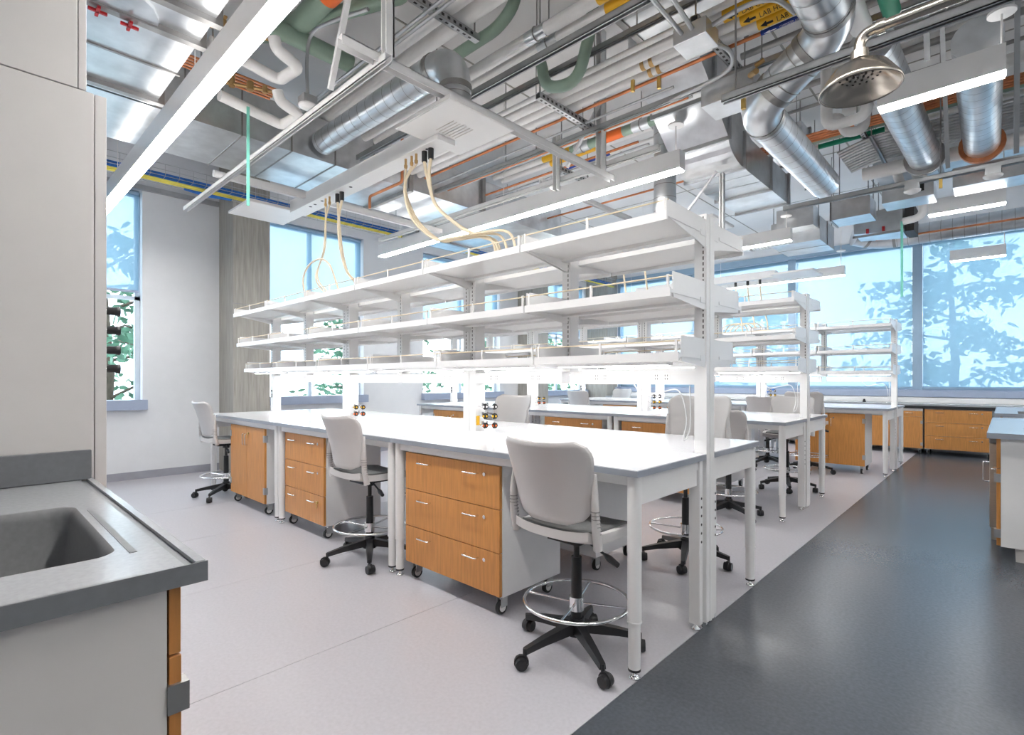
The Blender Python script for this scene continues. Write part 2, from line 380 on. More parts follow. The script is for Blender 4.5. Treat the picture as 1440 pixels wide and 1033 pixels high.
# --- shelving racks
SEC = TL / 2
def shelf_meshes():
    D = {}
    for key, dep, kind in (('top', .475, 0), ('mid', .44, 1), ('low', .355, 1)):
        hl = SEC / 2 - .006
        b = MB().box((-hl, -dep, -.004), (hl, -.125, .014)).mesh('shelf', 'white_steel')
        lip = MB().box((-hl, -dep - .012, -.022), (hl, -dep, .02)).box((-hl, -.112, -.016), (hl, -.055, .012)).mesh('shelf_lip', 'white_steel')
        br = MB()
        if kind == 0: poly = [(-dep - .005, 0.0), (-dep - .005, .08), (-.045, .075), (-.045, -.075), (-.14, -.055)]
        else: poly = [(-dep - .005 + .03, .022), (-dep + .025, .10), (-.045, .10), (-.045, -.05), (-dep + .03, -.022)]
        br = MB().prism(poly, 0, -.003, .003).mesh('bracket', 'white_steel')
        rl = MB().cyl((-hl, -dep + .006, .075), (hl, -dep + .006, .075), .004, n=6)
        rail = rl.mesh('guard_rail', 'hose')
        cl = MB()
        for x in (-hl + .02, 0, hl - .02): cl.box((x - .006, -dep + .001, .014), (x + .006, -dep + .011, .084))
        D[key] = (b, lip, br, rail, cl.mesh('rail_clip', 'pipe_white'))
    return D
SM = shelf_meshes()
def ob(name, me, parent, loc=(0, 0, 0), rot=(0, 0, 0)):
    o = bpy.data.objects.new(name, me); COL.objects.link(o)
    if name == 'slot_strip': o['kind'] = 'stuff'
    o.parent = parent; o.location = loc; o.rotation_euler = rot; return o
LV = [('top', 2.065), ('mid', 1.715), ('low', 1.415)]
def slots(z0, z1, yf):
    s = MB(); z = z0
    while z < z1:
        for y in (-yf - .0006, yf): s.box((.012, y, z), (.018, y + .0006, z + .018))
        z += .03
    return s
post_full = MB().box((-.033, -.05, .03), (.033, .05, 2.17)).box((-.036, -.012, .03), (.036, .012, 2.165)).mesh('post', 'white_steel')
post_dbl = MB().box((-.068, -.05, TOP + .001), (-.004, .05, 2.17)).box((.004, -.05, TOP + .001), (.068, .05, 2.17)).mesh('post', 'white_steel')
post_half = MB().box((-.033, -.045, 1.351), (.033, .045, 2.17)).mesh('post', 'white_steel')
sl_full = slots(1.42, 2.15, .05).mesh('slot', 'dark_iron'); sl_half = slots(1.42, 2.15, .045).mesh('slot', 'dark_iron')
foot_me = MB().cyl((0, -.03, .001), (0, -.03, .03), .02, n=12).cyl((0, .03, .001), (0, .03, .03), .02, n=12).mesh('levelling_foot', 'chrome')
rw_me = MB().box((-SEC / 2 + .036, -.042, 1.275), (SEC / 2 - .036, .042, 1.35)).mesh('power_raceway', 'white_steel')
oo = MB(); 
for x in (-.03, .03):
    oo.m = 0; oo.box((x - .022, -.0445, 1.292), (x + .022, -.0425, 1.333))
    oo.m = 1
    for zz in (1.302, 1.320):
        for dx in (-.008, .006): oo.box((x + dx, -.0452, zz), (x + dx + .003, -.0446, zz + .009))
outlet_me = oo.mesh('outlet', ['white_steel', 'dark_iron'])
tl_me = MB().box((-.36, -.03, -.016), (.36, .03, 0)).mesh('task_light', 'white_steel'); tlens_me = MB().box((-.34, -.022, -.020), (.34, .022, -.0165)).mesh('lens', 'task')
for r in range(3):
    t = thing('shelving_rack', 'tall white double-sided three-tier shelving rack standing along the ' + ROW[r], 'shelving', (XE[r], YC[r], 0))
    MB().box((-6 * SEC + .078, -.052, TOP - .03), (-.078, .052, TOP)).build('filler_strip', 'laminate_top', t)
    for k in range(7):
        x = -SEC * k
        if k in (0, 6):
            p = ob('post', post_full, t, (x - .036 if k == 0 else x + .036, 0, 0)); ob('slot_strip', sl_full, p); ob('levelling_foot', foot_me, p)
        elif k % 2 == 0:
            p = ob('post', post_dbl, t, (x, 0, 0)); ob('slot_strip', sl_full, p, (-.05, 0, 0)); ob('slot_strip', sl_full, p, (.02, 0, 0))
        else:
            p = ob('post', post_half, t, (x, 0, 0)); ob('slot_strip', sl_half, p)
    for k in range(6):
        xc = -SEC * (k + .5); rw = ob('power_raceway', rw_me, t, (xc, 0, 0))
        for dx in (-.2, .2):
            ob('outlet', outlet_me, rw, (dx, 0, 0)); ob('outlet', outlet_me, rw, (dx, 0, 0), (0, 0, PI))
        for sd in (0, 1):
            for key, z in LV:
                me = SM[key]; s = ob('shelf', me[0], t, (xc, 0, z), (0, 0, PI * sd)); hl = SEC / 2 - .012
                ob('shelf_lip', me[1], s); ob('bracket', me[2], s, (-hl, 0, 0)); ob('bracket', me[2], s, (hl, 0, 0)); ob('guard_rail', me[3], s); ob('rail_clip', me[4], s)['kind'] = 'stuff'
            a = ob('task_light', tl_me, t, (xc, -.26 if sd == 0 else .26, 1.392)); ob('lens', tlens_me, a)

# --- service taps on posts
def taps(x, y, rows, lab, cols):
    t = thing('service_taps', lab, 'gas taps', (x, y, 0), group='service tap clusters')
    for i, z in enumerate(rows):
        for j, dy in enumerate((-.012, .012)):
            b = MB().cyl((0.07, dy * 2, z), (.15, dy * 2, z), .007, n=8).cyl((.12, dy * 2, z), (.12, dy * 2, z + .03), .009, n=8)
            b.tube([(.15, dy * 2, z), (.15, dy * 2 - .045 * (1 if j == 0 else -1), z)], [.007, .004], 8)
            p = b.build('valve_body', 'chrome', t)
            q = .15 if j == 0 else .20
            MB().cyl((q, dy * 2, z), (q + .012, dy * 2 - .004, z), .025, .021, n=7).cyl((q + .012, dy * 2 - .004, z), (q + .02, dy * 2 - .006, z), .016, n=7).build('tap_knob', 'black_plastic', p)
            MB().cyl((q + .0201, dy * 2 - .006, z), (q + .0225, dy * 2 - .006, z), .008, n=10).cyl((q + .008, dy * 2 - .029, z), (q + .008, dy * 2 - .0245, z), .009, n=10).build('knob_cap', cols[i], p)
    return t
clus = [(XE[0] - 2 * SEC, YC[0], (1.10, 1.03, .96), 'six black-knobbed taps with a yellow tag on the sink-side rack', ('pipe_white', 'yellow', 'orange')),
        (XE[0] - 4 * SEC, YC[0], (1.03, .965), 'four black-knobbed taps toward the far wall end of the sink-side rack', ('yellow', 'orange')),
        (XE[1] - 2 * SEC, YC[1], (1.10, 1.03, .96), 'six black-knobbed taps on the middle rack nearer the aisle', ('pipe_white', 'yellow', 'orange')),
        (XE[1] - 4 * SEC, YC[1], (1.03, .965), 'four black-knobbed taps toward the far wall end of the middle rack', ('yellow', 'orange')),
        (XE[2] - 2 * SEC, YC[2], (1.12, 1.05, .98), 'black-knobbed taps on the window-side rack', ('pipe_white', 'yellow', 'orange'))]
for i, cdef in enumerate(clus):
    t = taps(*cdef)
    if i == 0: MB().box((.09, -.06, 0.96), (.094, -.03, 1.03)).build('paper_tag', 'yellow', t)
# emergency notice plate on far posts
for r in range(3):
    t = tag(MB().box((-.02, -.0025, -.045), (.02, 0, .045)).build('notice_plate', 'ink'), 'small black and white notice plate on the wall-end post of the ' + ROW[r], 'sign', 'notice plates on posts')
    t.location = (XE[r] - 6 * SEC + .036, YC[r] - .0512, 1.13)
    MB().box((-.008, -.0032, -.002), (.016, -.0026, .026)).box((-.016, -.0032, -.035), (.016, -.0026, -.027)).box((-.016, -.0032, -.018), (.004, -.0026, -.012)).build('print', 'ink_white', t)

# ================================================================== CABINETS ON CASTERS
def caster_part(parent, x, y):
    c = MB().box((-.02, -.02, .085), (.02, .02, .108)).box((-.018, -.03, .04), (-.014, .02, .09)).box((.014, -.03, .04), (.018, .02, .09)).build('caster', 'strut', parent); c.location = (x, y, 0)
    MB().cyl((-.012, -.012, .037), (.012, -.012, .037), .036, n=16).build('caster_tread', 'rubber', c)
    MB().cyl((-.0135, -.012, .037), (.0135, -.012, .037), .024, n=14).build('caster_wheel', 'pipe_white', c)
handle_me = MB().tube(rpath([(-.055, 0, 0), (-.055, -.03, 0), (.055, -.03, 0), (.055, 0, 0)], .012, 3), .0048, 6).mesh('handle', 'chrome')
lock_me = MB().cyl((0, 0, 0), (0, -.004, 0), .011, n=12).cyl((0, -.004, 0), (0, -.005, 0), .004, n=8).mesh('lock', 'chrome')
key_me = MB().box((-.012, -.014, -.01), (.012, -.005, .008)).box((-.006, -.012, -.05), (.003, -.010, -.01)).box((.0, -.016, -.045), (.008, -.014, -.01)).mesh('key', 'gold')
CW = .87; CD = .53
def cab_base(label, group, w=CW):
    t = thing('mobile_cabinet', label, 'cabinet', group=group)
    MB().box((-w / 2, .022, .108), (w / 2, CD, .835)).build('body', 'white_steel', t, .003)
    for sx in (-1, 1):
        for y in (.07, CD - .06): caster_part(t, sx * (w / 2 - .045), y)
    return t
def drawers(label, group=None, n=3, keys=False, w=CW):
    t = cab_base(label, group, w); h = (.828 - .112) / n
    for k in range(n):
        z1 = .828 - k * h; z0 = z1 - h + .004
        d = MB().box((-w / 2 + .002, 0, z0), (w / 2 - .002, .020, z1)).build('drawer_front', 'wood', t, .0015)
        zz = z1 - .055
        for x in (-w * .26, w * .24): ob('handle', handle_me, d, (x, 0, zz))
        ob('lock', lock_me, d, (w * .36, 0, zz))
        if keys and k == n - 1: ob('key', key_me, d, (w * .36, 0, zz))
    return t
def cupboard(label, group=None, keys=False, w=CW):
    t = cab_base(label, group, w)
    for s in (-1, 1):
        x0, x1 = (-w / 2 + .002, -.002) if s < 0 else (.002, w / 2 - .002)
        d = MB().box((x0, 0, .112), (x1, .020, .828)).build('door', 'wood', t, .0015)
        ob('handle', handle_me, d, (s * .035, 0, .70), (0, PI / 2, 0))
        for z in (.20, .70):
            MB().box((s * (w / 2 - .03), -.003, z), (s * (w / 2 + .004), .03, z + .065)).build('hinge', 'strut', d)
        if s > 0:
            ob('lock', lock_me, d, (.06, 0, .765))
            if keys: ob('key', key_me, d, (.06, 0, .765))
    return t
def put(t, x, y, rz=0): t.location = (x, y, 0); t.rotation_euler = (0, 0, rz); return t
yf = [YC[r] - .754 + .03 for r in range(3)]
put(drawers('three-drawer orange wood cabinet on casters beside the aisle-end stool', 'drawer cabinets'), -2.435, yf[0] + .01)
put(drawers('three-drawer wood cabinet with keys in its bottom lock', 'drawer cabinets', keys=True, w=.73), -4.375, yf[0] + .02)
put(cupboard('two-door wood cupboard on casters with keys in its lock', 'wood cupboards', keys=True, w=.90), -5.60, yf[0])
for x, lab, kind in ((-2.16, 'wood drawer cabinet under the aisle end of the middle bench row', 0), (-3.90, 'wood drawer cabinet with a lock, under the middle row beside the grey bay', 0), (-6.2, 'pale wood cupboard under the far wall end of the middle bench row', 1)):
    put((drawers if kind == 0 else cupboard)(lab, 'drawer cabinets' if kind == 0 else 'wood cupboards'), x - .6 if x > -3 else x, yf[1] + .02)
put(cupboard('two-door wood cupboard under the aisle end of the window-side bench row', 'wood cupboards'), -1.845, yf[2] + .01)
put(drawers('wood drawer cabinet under the middle of the window-side bench row', 'drawer cabinets'), -3.9, yf[2] + .02)
put(drawers('wood drawer cabinet under the wall end of the window-side bench row', 'drawer cabinets', w=.72), -5.3, yf[2] + .02)
put(drawers('plain white-backed drawer cabinet behind the stools of the middle row, facing the windows', 'drawer cabinets'), -2.75, YC[1] + .724, PI)
put(drawers('white-backed drawer cabinet at the back of the sink-side row', 'drawer cabinets'), -2.43, YC[0] + .724, PI)
# counter along the window wall
t = thing('window_counter', 'long grey-topped counter running under the big shaded windows', 'counter', (0, YB, 0))
MB().box((-7.55, -.68, .85), (3.0, -.135, .885)).build('worktop', 'counter_grey', t, .003)
MB().box((-7.55, -.125, .885), (3.0, -.005, .98)).build('power_channel', 'white_steel', t, .004)
MB().box((-7.55, -.66, .80), (3.0, -.63, .85)).build('front_rail', 'dark_iron', t)
for x in (-7.4, -5.2, -3.6, -2.02, .9, 2.9): MB().box((x, -.6, 0), (x + .05, -.1, .85)).build('support_leg', 'white_steel', t)
for x in (-2.3, -1.9, -.25): MB().box((x, -.1, .981), (x + .10, -.05, .984)).build('flush_outlet', 'strut', t)
tag(MB().lathe([(0, 0), (.03, 0), (.03, .02), (.018, .03), (.018, .05), (.008, .06), (0, .06)], (-1.95, YB - .45, .886)).build('outlet_puck', 'black_plastic'), 'small black outlet puck lying on the window counter', 'outlet')
def drawer_door(label):
    t = cab_base(label, None)
    d = MB().box((-CW / 2 + .002, 0, .69), (CW / 2 - .002, .02, .79)).build('drawer_front', 'wood', t, .0015); ob('handle', handle_me, d, (.0, 0, .755)); ob('handle', handle_me, d, (.25, 0, .755))
    for s in (-1, 1):
        d = MB().box((s * .002, 0, .112), (s * (CW / 2 - .002), .02, .686)).build('door', 'wood', t, .0015); ob('handle', handle_me, d, (s * .035, 0, .58), (0, PI / 2, 0))
        for z in (.16, .56): MB().box((s * (CW / 2 - .03), -.003, z), (s * (CW / 2 + .004), .03, z + .06)).build('hinge', 'strut', d)
    return t
for o, x in ((drawer_door('wood cabinet with one drawer over two doors under the window counter'), -1.495), (drawers('wide three-drawer wood cabinet under the window counter'), -.60), (drawers('wood drawer cabinet under the window counter behind the window-side bench'), -2.9)):
    put(o, x, YB - .655); o.scale = (1, 1, .955)

# ================================================================== DRAFTING STOOLS
def make_stool():
    t = thing('drafting_stool', '', 'stool')
    b = MB().cyl((0, 0, .085), (0, 0, .165), .05, .035, n=14).build('base_hub', 'black_plastic', t)
    lm = MB(); 
    vs = []
    for (x, hw, z0, z1) in ((.03, .028, .10, .15), (.20, .020, .085, .118), (.30, .015, .070, .095)):
        vs += [(x, -hw, z0), (x, hw, z0), (x, hw * .8, z1), (x, -hw * .8, z1)]
    fs = [(0, 3, 2, 1), (8, 9, 10, 11)]
    for q in (0, 4): fs += [(q + i, q + (i + 1) % 4, q + 4 + (i + 1) % 4, q + 4 + i) for i in range(4)]
    lm.add(vs, fs); leg_me = lm.mesh('base_leg', 'black_plastic')
    cm = MB().cyl((0, 0, .05), (0, 0, .095), .009, n=8)
    for s in (-1, 1): cm.cyl((-.015, s * .006, .03), (-.015, s * .026, .03), .029, .026, n=16)
    cm.cyl((-.015, -.008, .034), (-.015, .008, .034), .034, n=12)
    cast_me = cm.mesh('caster', 'black_plastic')
    for k in range(5):
        a = math.radians(90 + 22 + 72 * k); lg = ob('base_leg', leg_me, t, (0, 0, 0), (0, 0, a)); ob('caster', cast_me, lg, (.30, 0, 0), (0, 0, .6 + k))
    MB().cyl((0, 0, .15), (0, 0, .455), .027, .025, n=16).build('column', 'black_plastic', t)
    rg = MB().tube([(.25 * math.cos(2 * PI * i / 40), .25 * math.sin(2 * PI * i / 40), .245) for i in range(40)], .0085, 8, closed=True)
    for k in range(4): a = PI / 2 * k + .35; rg.cyl((.03 * math.cos(a), .03 * math.sin(a), .235), (.245 * math.cos(a), .245 * math.sin(a), .245), .006, n=8)
    rg.cyl((0, 0, .20), (0, 0, .265), .036, n=16)
    rg.build('foot_ring', 'chrome', t)
    # upper part (height adjustable)
    up = []
    up.append(MB().cyl((0, 0, .30), (0, 0, .55), .014, n=12).build('gas_piston', 'dark_iron', t))
    up.append(MB().cyl((0, 0, .515), (0, 0, .545), .035, n=12).box((-.09, -.11, .545), (.09, .10, .572)).build('seat_mechanism', 'black_plastic', t))
    up.append(MB().cyl((.06, -.02, .552), (.20, -.05, .515), .006, n=8).tube([(.19, -.048, .518), (.22, -.055, .508), (.27, -.065, .492)], [.008, .016, .012], 8).build('height_lever', 'black_plastic', t))
    def seat(u, v):
        a = 2 * u - 1; c = 2 * v - 1
        # superellipse-like square
        k = 1 - .10 * a * a * c * c
        x = a * .232 * k; y = c * .225 * k
        z = .592 + .014 * (abs(a) ** 3) + .02 * max(0, -c) ** 4 - .02 * max(0, c) ** 3 + .006 * abs(c) ** 4
        return Vector((x, y, z)), Vector((0, 0, 1))
    up.append(MB().sheet(seat, 14, 14, .042).build('seat_shell', 'stool_white', t))
    def pad(u, v):
        p, q = seat(.09 + .82 * u, .06 + .86 * v); p.z = p.z + .021 + .004; return p, q
    up.append(MB().sheet(pad, 12, 12, .010).build('seat_pad', 'stool_pad', t))
    def back(u, v):
        a = 2 * u - 1
        z = .665 + .365 * v
        hw = .195 + .062 * v
        # rounded corners
        rc = .09
        if v > .76: hw -= rc * (1 - math.sqrt(max(0, 1 - ((v - .76) / .24) ** 2))) * .8
        if v < .22: hw -= .10 * (1 - math.sqrt(max(0, 1 - ((.22 - v) / .22) ** 2))) * .9
        x = a * hw
        y = -.215 - .055 * v - .05 * v * v + .075 * (abs(x) / .25) ** 2.2
        return Vector((x, y, z + .012 * a * a * v)), Vector((-.5 * a * .6, -1, -.25)).normalized()
    up.append(MB().sheet(back, 18, 16, .014).build('backrest', 'stool_white', t))
    for s in (-1, 1):
        am = MB().tube([(s * .236, -.165, .575), (s * .238, -.185, .66), (s * .236, -.19, .78), (s * .232, -.185, .90)], [.021, .019, .017, .008], 8)
        q = am.build('back_arm', 'stool_white', t); up.append(q)
        rb = MB()
        for k in range(7): rb.cyl((s * .2375, -.178 - .002 * k, .645 + .016 * k), (s * .2375, -.178 - .002 * k, .648 + .016 * k), .0205, n=8)
        tag(rb.build('grip_ridges', 'galv_dark', q), kind='stuff')
    return t, up
st, UP = make_stool(); upnames = [o.name.split('.')[0] for o in UP]
stools = [(-1.50, 2.04, 0, 0, 'white drafting stool in front of the aisle-end table, beside the three-drawer cabinet'),
          (-3.37, 2.06, .02, .0, 'white drafting stool between the two three-drawer cabinets'),
          (-6.34, 2.06, .03, .0, 'bluish-lit drafting stool at the wall end, beside the keyed cupboard'),
          (-1.68, 3.60, .14, PI, 'raised drafting stool behind the aisle-end post of the sink-side row'),
          (-3.62, 3.62, .11, PI, 'raised drafting stool behind the six taps of the sink-side row'),
          (-1.93, 5.06, -.01, 0, 'drafting stool in front of the aisle end of the middle row'),
          (-1.90, 6.78, .06, PI, 'drafting stool behind the aisle-end post of the middle row'),
          (-2.64, 8.46, .02, 0, 'grey-lit drafting stool left of the window-side cupboard, pushed to the bench'),
          (-2.04, 8.26, .10, 0, 'raised drafting stool against the window-side cupboard'),
          (-6.0, 8.42, .06, 0, 'far drafting stool at the wall end of the window-side row'),
          (-6.35, 10.15, .06, PI, 'farthest drafting stool behind the window-side row near the corner column')]
for i, (x, y, dz, rz, lab) in enumerate(stools):
    t = st if i == 0 else copy_tree(st)
    t.location = (x, y, 0); t.rotation_euler = (0, 0, rz); tag(t, lab, 'stool', 'drafting stools')
    if i:
        for c in t.children:
            if c.name.split('.')[0] in upnames: c.location.z += dz
            if c.name.startswith('base_leg') and i in (2, 8): c.rotation_euler.z += -.3 if i == 2 else .5   # bases stand turned

# ================================================================== NEAR SINK COUNTER AND FUME HOOD
XP = -2.61
t = thing('fume_hood', 'tall off-white fume hood side with black knobs, beside the sink counter', 'fume hood', (XP, 0, 0))
MB().box((-1.5, -.6, 0), (-.02, .345, 2.43)).box((-1.5, -.6, 2.43), (-.02, .30, 3.40)).build('body', 'panel_warm', t)
MB().box((-.02, -.6, .0), (0, .368, 2.425)).build('side_panel', 'panel_warm', t, .002)
MB().box((-.02, -.6, 2.429), (0, .318, 3.40)).build('upper_panel', 'panel_warm', t, .002)
MB().box((-.14, .371, 0.0), (-.001, .408, 2.425)).build('corner_post', 'panel_warm', t, .002)
MB().box((-.14, .321, 2.429), (-.001, .345, 3.40)).build('upper_corner_post', 'panel_warm', t, .002)
MB().box((-1.5, .345, .0), (-.14, .39, .9)).build('lower_front', 'panel_warm', t)
for k, z in enumerate((1.582, 1.503, 1.422, 1.346)):
    kb = MB().cyl((-.06, .408, z), (-.06, .412, z), .020, n=16).cyl((-.06, .412, z), (-.06, .416, z), .012, n=12).build('knob_collar', 'chrome', t)
    MB().tube([(-.06, .416, z), (-.06, .424, z), (-.06, .445, z), (-.06, .458, z), (-.06, .462, z)], [.014, .0165, .0165, .021, .018], 10).build('knob', 'black_plastic', kb)
t = thing('sink_counter', 'grey counter with a rectangular sink and white end panel, beside the fume hood', 'counter', (0, 0, 0))
X0, X1, Y0, Y1 = -2.605, -1.24, -.46, .362
SX0, SX1, SY0, SY1 = -2.085, -1.43, -.27, .245
def rrect(x0, x1, y0, y1, r, n=6):
    P = []
    for cx, cy, a0 in ((x1 - r, y1 - r, 0), (x0 + r, y1 - r, 90), (x0 + r, y0 + r, 180), (x1 - r, y0 + r, 270)):
        for k in range(n + 1):
            a = math.radians(a0 + 90 * k / n); P.append((cx + r * math.cos(a), cy + r * math.sin(a)))
    return P
inner = rrect(SX0, SX1, SY0, SY1, .05); N = len(inner); cx, cy = (SX0 + SX1) / 2, (SY0 + SY1) / 2
def outer_pt(p):
    dx, dy = p[0] - cx, p[1] - cy; k = min(((X1 - .0 - cx) / dx if dx > 0 else (X0 - cx) / dx) if dx else 1e9, ((Y1 - .055 - cy) / dy if dy > 0 else (Y0 - cy) / dy) if dy else 1e9)
    return (cx + dx * k, cy + dy * k)
oc = [(X1, Y1 - .055), (X0, Y1 - .055), (X0, Y0), (X1, Y0)]
q = MB(); zt = TOP
vs = [(p[0], p[1], zt) for p in inner] + [(*outer_pt(p), zt) for p in inner]
q.add(vs, [(i, (i + 1) % N, N + (i + 1) % N, N + i) for i in range(N)])
b = len(vs)
# corner fillers
for k, c4 in enumerate(oc):
    i = (k * 7 + 3); 
    q.add([(c4[0], c4[1], zt)] + [vs[N + (i + d) % N] for d in (-3, -2, -1, 0, 1, 2, 3, 4)], [(0, 1 + d, 2 + d) for d in range(7)])
q.box((X0, Y1 - .018, zt - .038), (X1, Y1, zt + .004)); q.box((X0, Y1 - .055, zt - .038), (X1, Y1 - .037, zt)); q.box((X0, Y1 - .037, zt - .038), (X1, Y1 - .018, zt - .006))
q.box((X1 - .02, Y0, zt - .038), (X1, Y1 - .055, zt - .0005)).box((X0, Y0, zt - .038), (X0 + .02, Y1 - .055, zt - .0005)).box((X0, Y0, zt - .038), (X1, Y0 + .02, zt - .0005))
q.build('worktop', 'counter_grey', t)
MB().box((X1, Y0, zt - .040), (X1 + .004, Y1 + .004, zt + .002)).build('edge_strip', 'splash_grey', t)
MB().box((X0 + .01, Y1 - .037, zt - .006), (X1 - .01, Y1 - .018, zt - .005)).build('drip_groove', 'splash_grey', t)
MB().box((-1.98, SY1 + .018, zt + .0002), (-1.42, SY1 + .032, zt + .0010)).build('drip_groove', 'splash_grey', t)
sk = MB(); ring = []
levels = [(0, .0), (-.002, .004), (-.012, .012), (-.03, .016), (-.235, .035), (-.25, .055)]
for dz, ins in levels:
    rr = rrect(SX0 + ins, SX1 - ins, SY0 + ins, SY1 - ins, max(.02, .05 - ins * .3)); ring += [(p[0], p[1], zt + dz) for p in rr]
fs = [(l * N + i, (l + 1) * N + i, (l + 1) * N + (i + 1) % N, l * N + (i + 1) % N) for l in range(len(levels) - 1) for i in range(N)]
fs.append(tuple((len(levels) - 1) * N + i for i in range(N)))
sk.add(ring, fs, [True] * (len(fs) - 1) + [False]); sk.build('sink_basin', 'sink_grey', t)
MB().lathe([(0, .002), (.03, .002), (.035, 0)], (cx, cy, zt - .25), 16).build('drain', 'chrome', t)
MB().box((X0, Y0, TOP + .001), (X0 + .018, Y1 - .004, TOP + .115)).build('side_splash', 'splash_grey', t, .003)
MB().box((X0, Y0 + .02, .10), (X1 - .056, .299, TOP - .276)).box((X1 - .055, Y0 + .02, .0), (X1 - .035, .300, TOP - .039)).box((X0, Y0 + .02, .1), (X0 + .02, .30, TOP - .039)).box((X0, .29, TOP - .275), (X1 - .04, .30, TOP - .039)).build('carcass', 'panel_warm', t)
dw = MB().box((X0 + .03, .304, .722), (X1 - .036, .326, TOP - .046)).build('drawer_front', 'wood_edge', t, .002)
for xa, xb in ((X0 + .03, -1.94), (-1.936, X1 - .036)):
    d = MB().box((xa, .304, .11), (xb, .327, .717)).build('door', 'wood_edge', t, .002)
    ob('handle', handle_me, d, ((xa + xb) / 2, .327, .62), (0, 0, PI))
    if xb > -1.5:
        for z in (.60, .18): MB().box((xb - .03, .3, z), (xb + .008, .340, z + .06)).build('hinge', 'galv_dark', d)
MB().box((X0, Y0 + .02, 0), (X1 - .06, .24, .1)).build('toe_kick', 'splash_grey', t)

# right hand sink islands
def island(label, y0, y1):
    t = thing('sink_island', label, 'counter', (0, y0, 0), group=None)
    L = y1 - y0; x0 = -.10; x1 = .75
    q = MB(); sx0, sx1, sy0, sy1 = .10, .60, .10, .75
    q.box((x0, 0, TOP - .035), (sx0, L, TOP)).box((sx1, 0, TOP - .035), (x1, L, TOP)).box((sx0, 0, TOP - .035), (sx1, sy0, TOP)).box((sx0, sy1, TOP - .035), (sx1, L, TOP))
    q.build('worktop', 'counter_grey', t)
    MB().box((x0 - .003, 0, TOP - .036), (x0, L, TOP + .003)).box((x0, -.003, TOP - .036), (x1, 0, TOP + .003)).build('edge_strip', 'edge_band', t)
    b = MB(); r1 = [(sx0, sy0), (sx1, sy0), (sx1, sy1), (sx0, sy1)]
    vs = [(p[0], p[1], TOP - .001) for p in r1] + [(p[0] * .94 + .021, p[1] * .94 + .026, TOP - .24) for p in r1]
    b.add(vs, [(i, i + 4, (i + 1) % 4 + 4, (i + 1) % 4) for i in range(4)] + [(4, 5, 6, 7)]); b.build('sink_basin', 'sink_grey', t)
    MB().box((-.028, .04, .10), (x1 - .02, .06, TOP - .036)).build('end_panel', 'white_steel', t)
    MB().box((-.028, .06, .10), (x1 - .02, L - .02, TOP - .26)).build('carcass', 'white_steel', t)
    MB().box((.05, .07, 0), (x1 - .08, L - .05, .10)).build('toe_kick', 'panel_warm', t)
    d = MB().box((-.052, .065, .10), (-.030, .60, .655)).build('door', 'wood', t, .002)
    ob('handle', handle_me, d, (-.052, .52, .60), (0, 0, -PI / 2))
    for z in (.16, .56): MB().box((-.065, .045, z), (-.02, .09, z + .06)).build('hinge', 'strut', d)
    MB().box((-.052, .065, .66), (-.030, .60, TOP - .04)).build('drawer_front', 'wood', t, .002)
    return t
t = island('white-ended sink island with wood doors at the aisle side, nearer the sink counter', 5.12, 7.35)
w1 = thing('undercounter_washer', 'beige stainless undercounter washer built under the sink island beside the aisle', 'appliance', (-.10, 5.78, 0))
MB().box((.0, 0, .10), (.065, .60, .78)).build('door', 'stainless', w1, .004)
MB().box((-.002, 0, .785), (.065, .60, .87)).build('control_panel', 'splash_grey', w1, .006)
MB().tube(rpath([(0, .10, .62), (-.04, .10, .62), (-.04, .10, .46), (0, .10, .46)], .01, 3), .005, 8).build('handle', 'chrome', w1)
MB().box((.01, .01, .0), (.064, .59, .095)).build('kick_plate', 'stainless', w1)
island('second grey-topped sink island farther along the aisle, close to the windows', 8.2, 10.3)

# ================================================================== PENDANT LIGHTS
def pendant(label, xa, xb, yn, z, group, cables):
    t = thing('linear_pendant', label, 'light', (0, 0, 0), group=group)
    wd = .105; h = .17
    MB().box((xa, yn, z + .006), (xb, yn + wd, z + h)).build('housing', 'white_steel', t)
    MB().box((xa + .006, yn + .006, z - .006), (xb - .006, yn + wd - .006, z + .006)).build('diffuser', 'led', t)
    MB().box((xa + .02, yn + .02, z + h), (xb - .02, yn + wd - .02, z + h + .004)).build('added_uplight_strip', 'added_uplight', t)  # glowing top strip, added to light the ceiling
    for x, top in cables:
        MB().cyl((x, yn + wd / 2, z + h), (x, yn + wd / 2, 3.665 if top == 3.57 else SLAB), .006 if top < 4 else .003, n=6).build('hanger', 'pipe_white', t)
        if top < 4: MB().cyl((x, yn + wd / 2, top), (x, yn + wd / 2, top + .015), .07, n=20).build('canopy', 'white_steel', t)
    return t
ZL = 3.165
YR = [1.052, 4.36, 7.60, 10.80]
pendant('long white linear pendant over the aisle beside the fume hood, lit along its underside', -7.6, .6, YR[0], ZL, 'long linear pendants', [(-6.5, 4.5), (-4.0, 4.5), (-1.5, 4.5)])
pendant('long white linear pendant between the sink-side and middle bench rows', -6.9, -2.09, YR[1], ZL, 'long linear pendants', [(-2.15, 3.57), (-4.3, 4.5), (-6.4, 4.5)])
pendant('long white linear pendant between the middle and window-side bench rows', -6.9, -2.09, YR[2], ZL, 'long linear pendants', [(-2.15, 3.5), (-4.3, 4.5), (-6.4, 4.5)])
pendant('long white linear pendant hanging in front of the window wall', -6.9, -2.09, YR[3], ZL, 'long linear pendants', [(-2.15, 3.6), (-4.3, 4.5), (-6.4, 4.5)])
for i in (1, 2, 3):
    pendant(['short white linear pendant beside the shower head', 'short white linear pendant over the dark aisle in front of the spiral duct', 'short white linear pendant over the dark aisle by the windows'][i - 1], -.65, .0, YR[i], ZL + .012, 'short linear pendants', [(-.02, 3.55)])
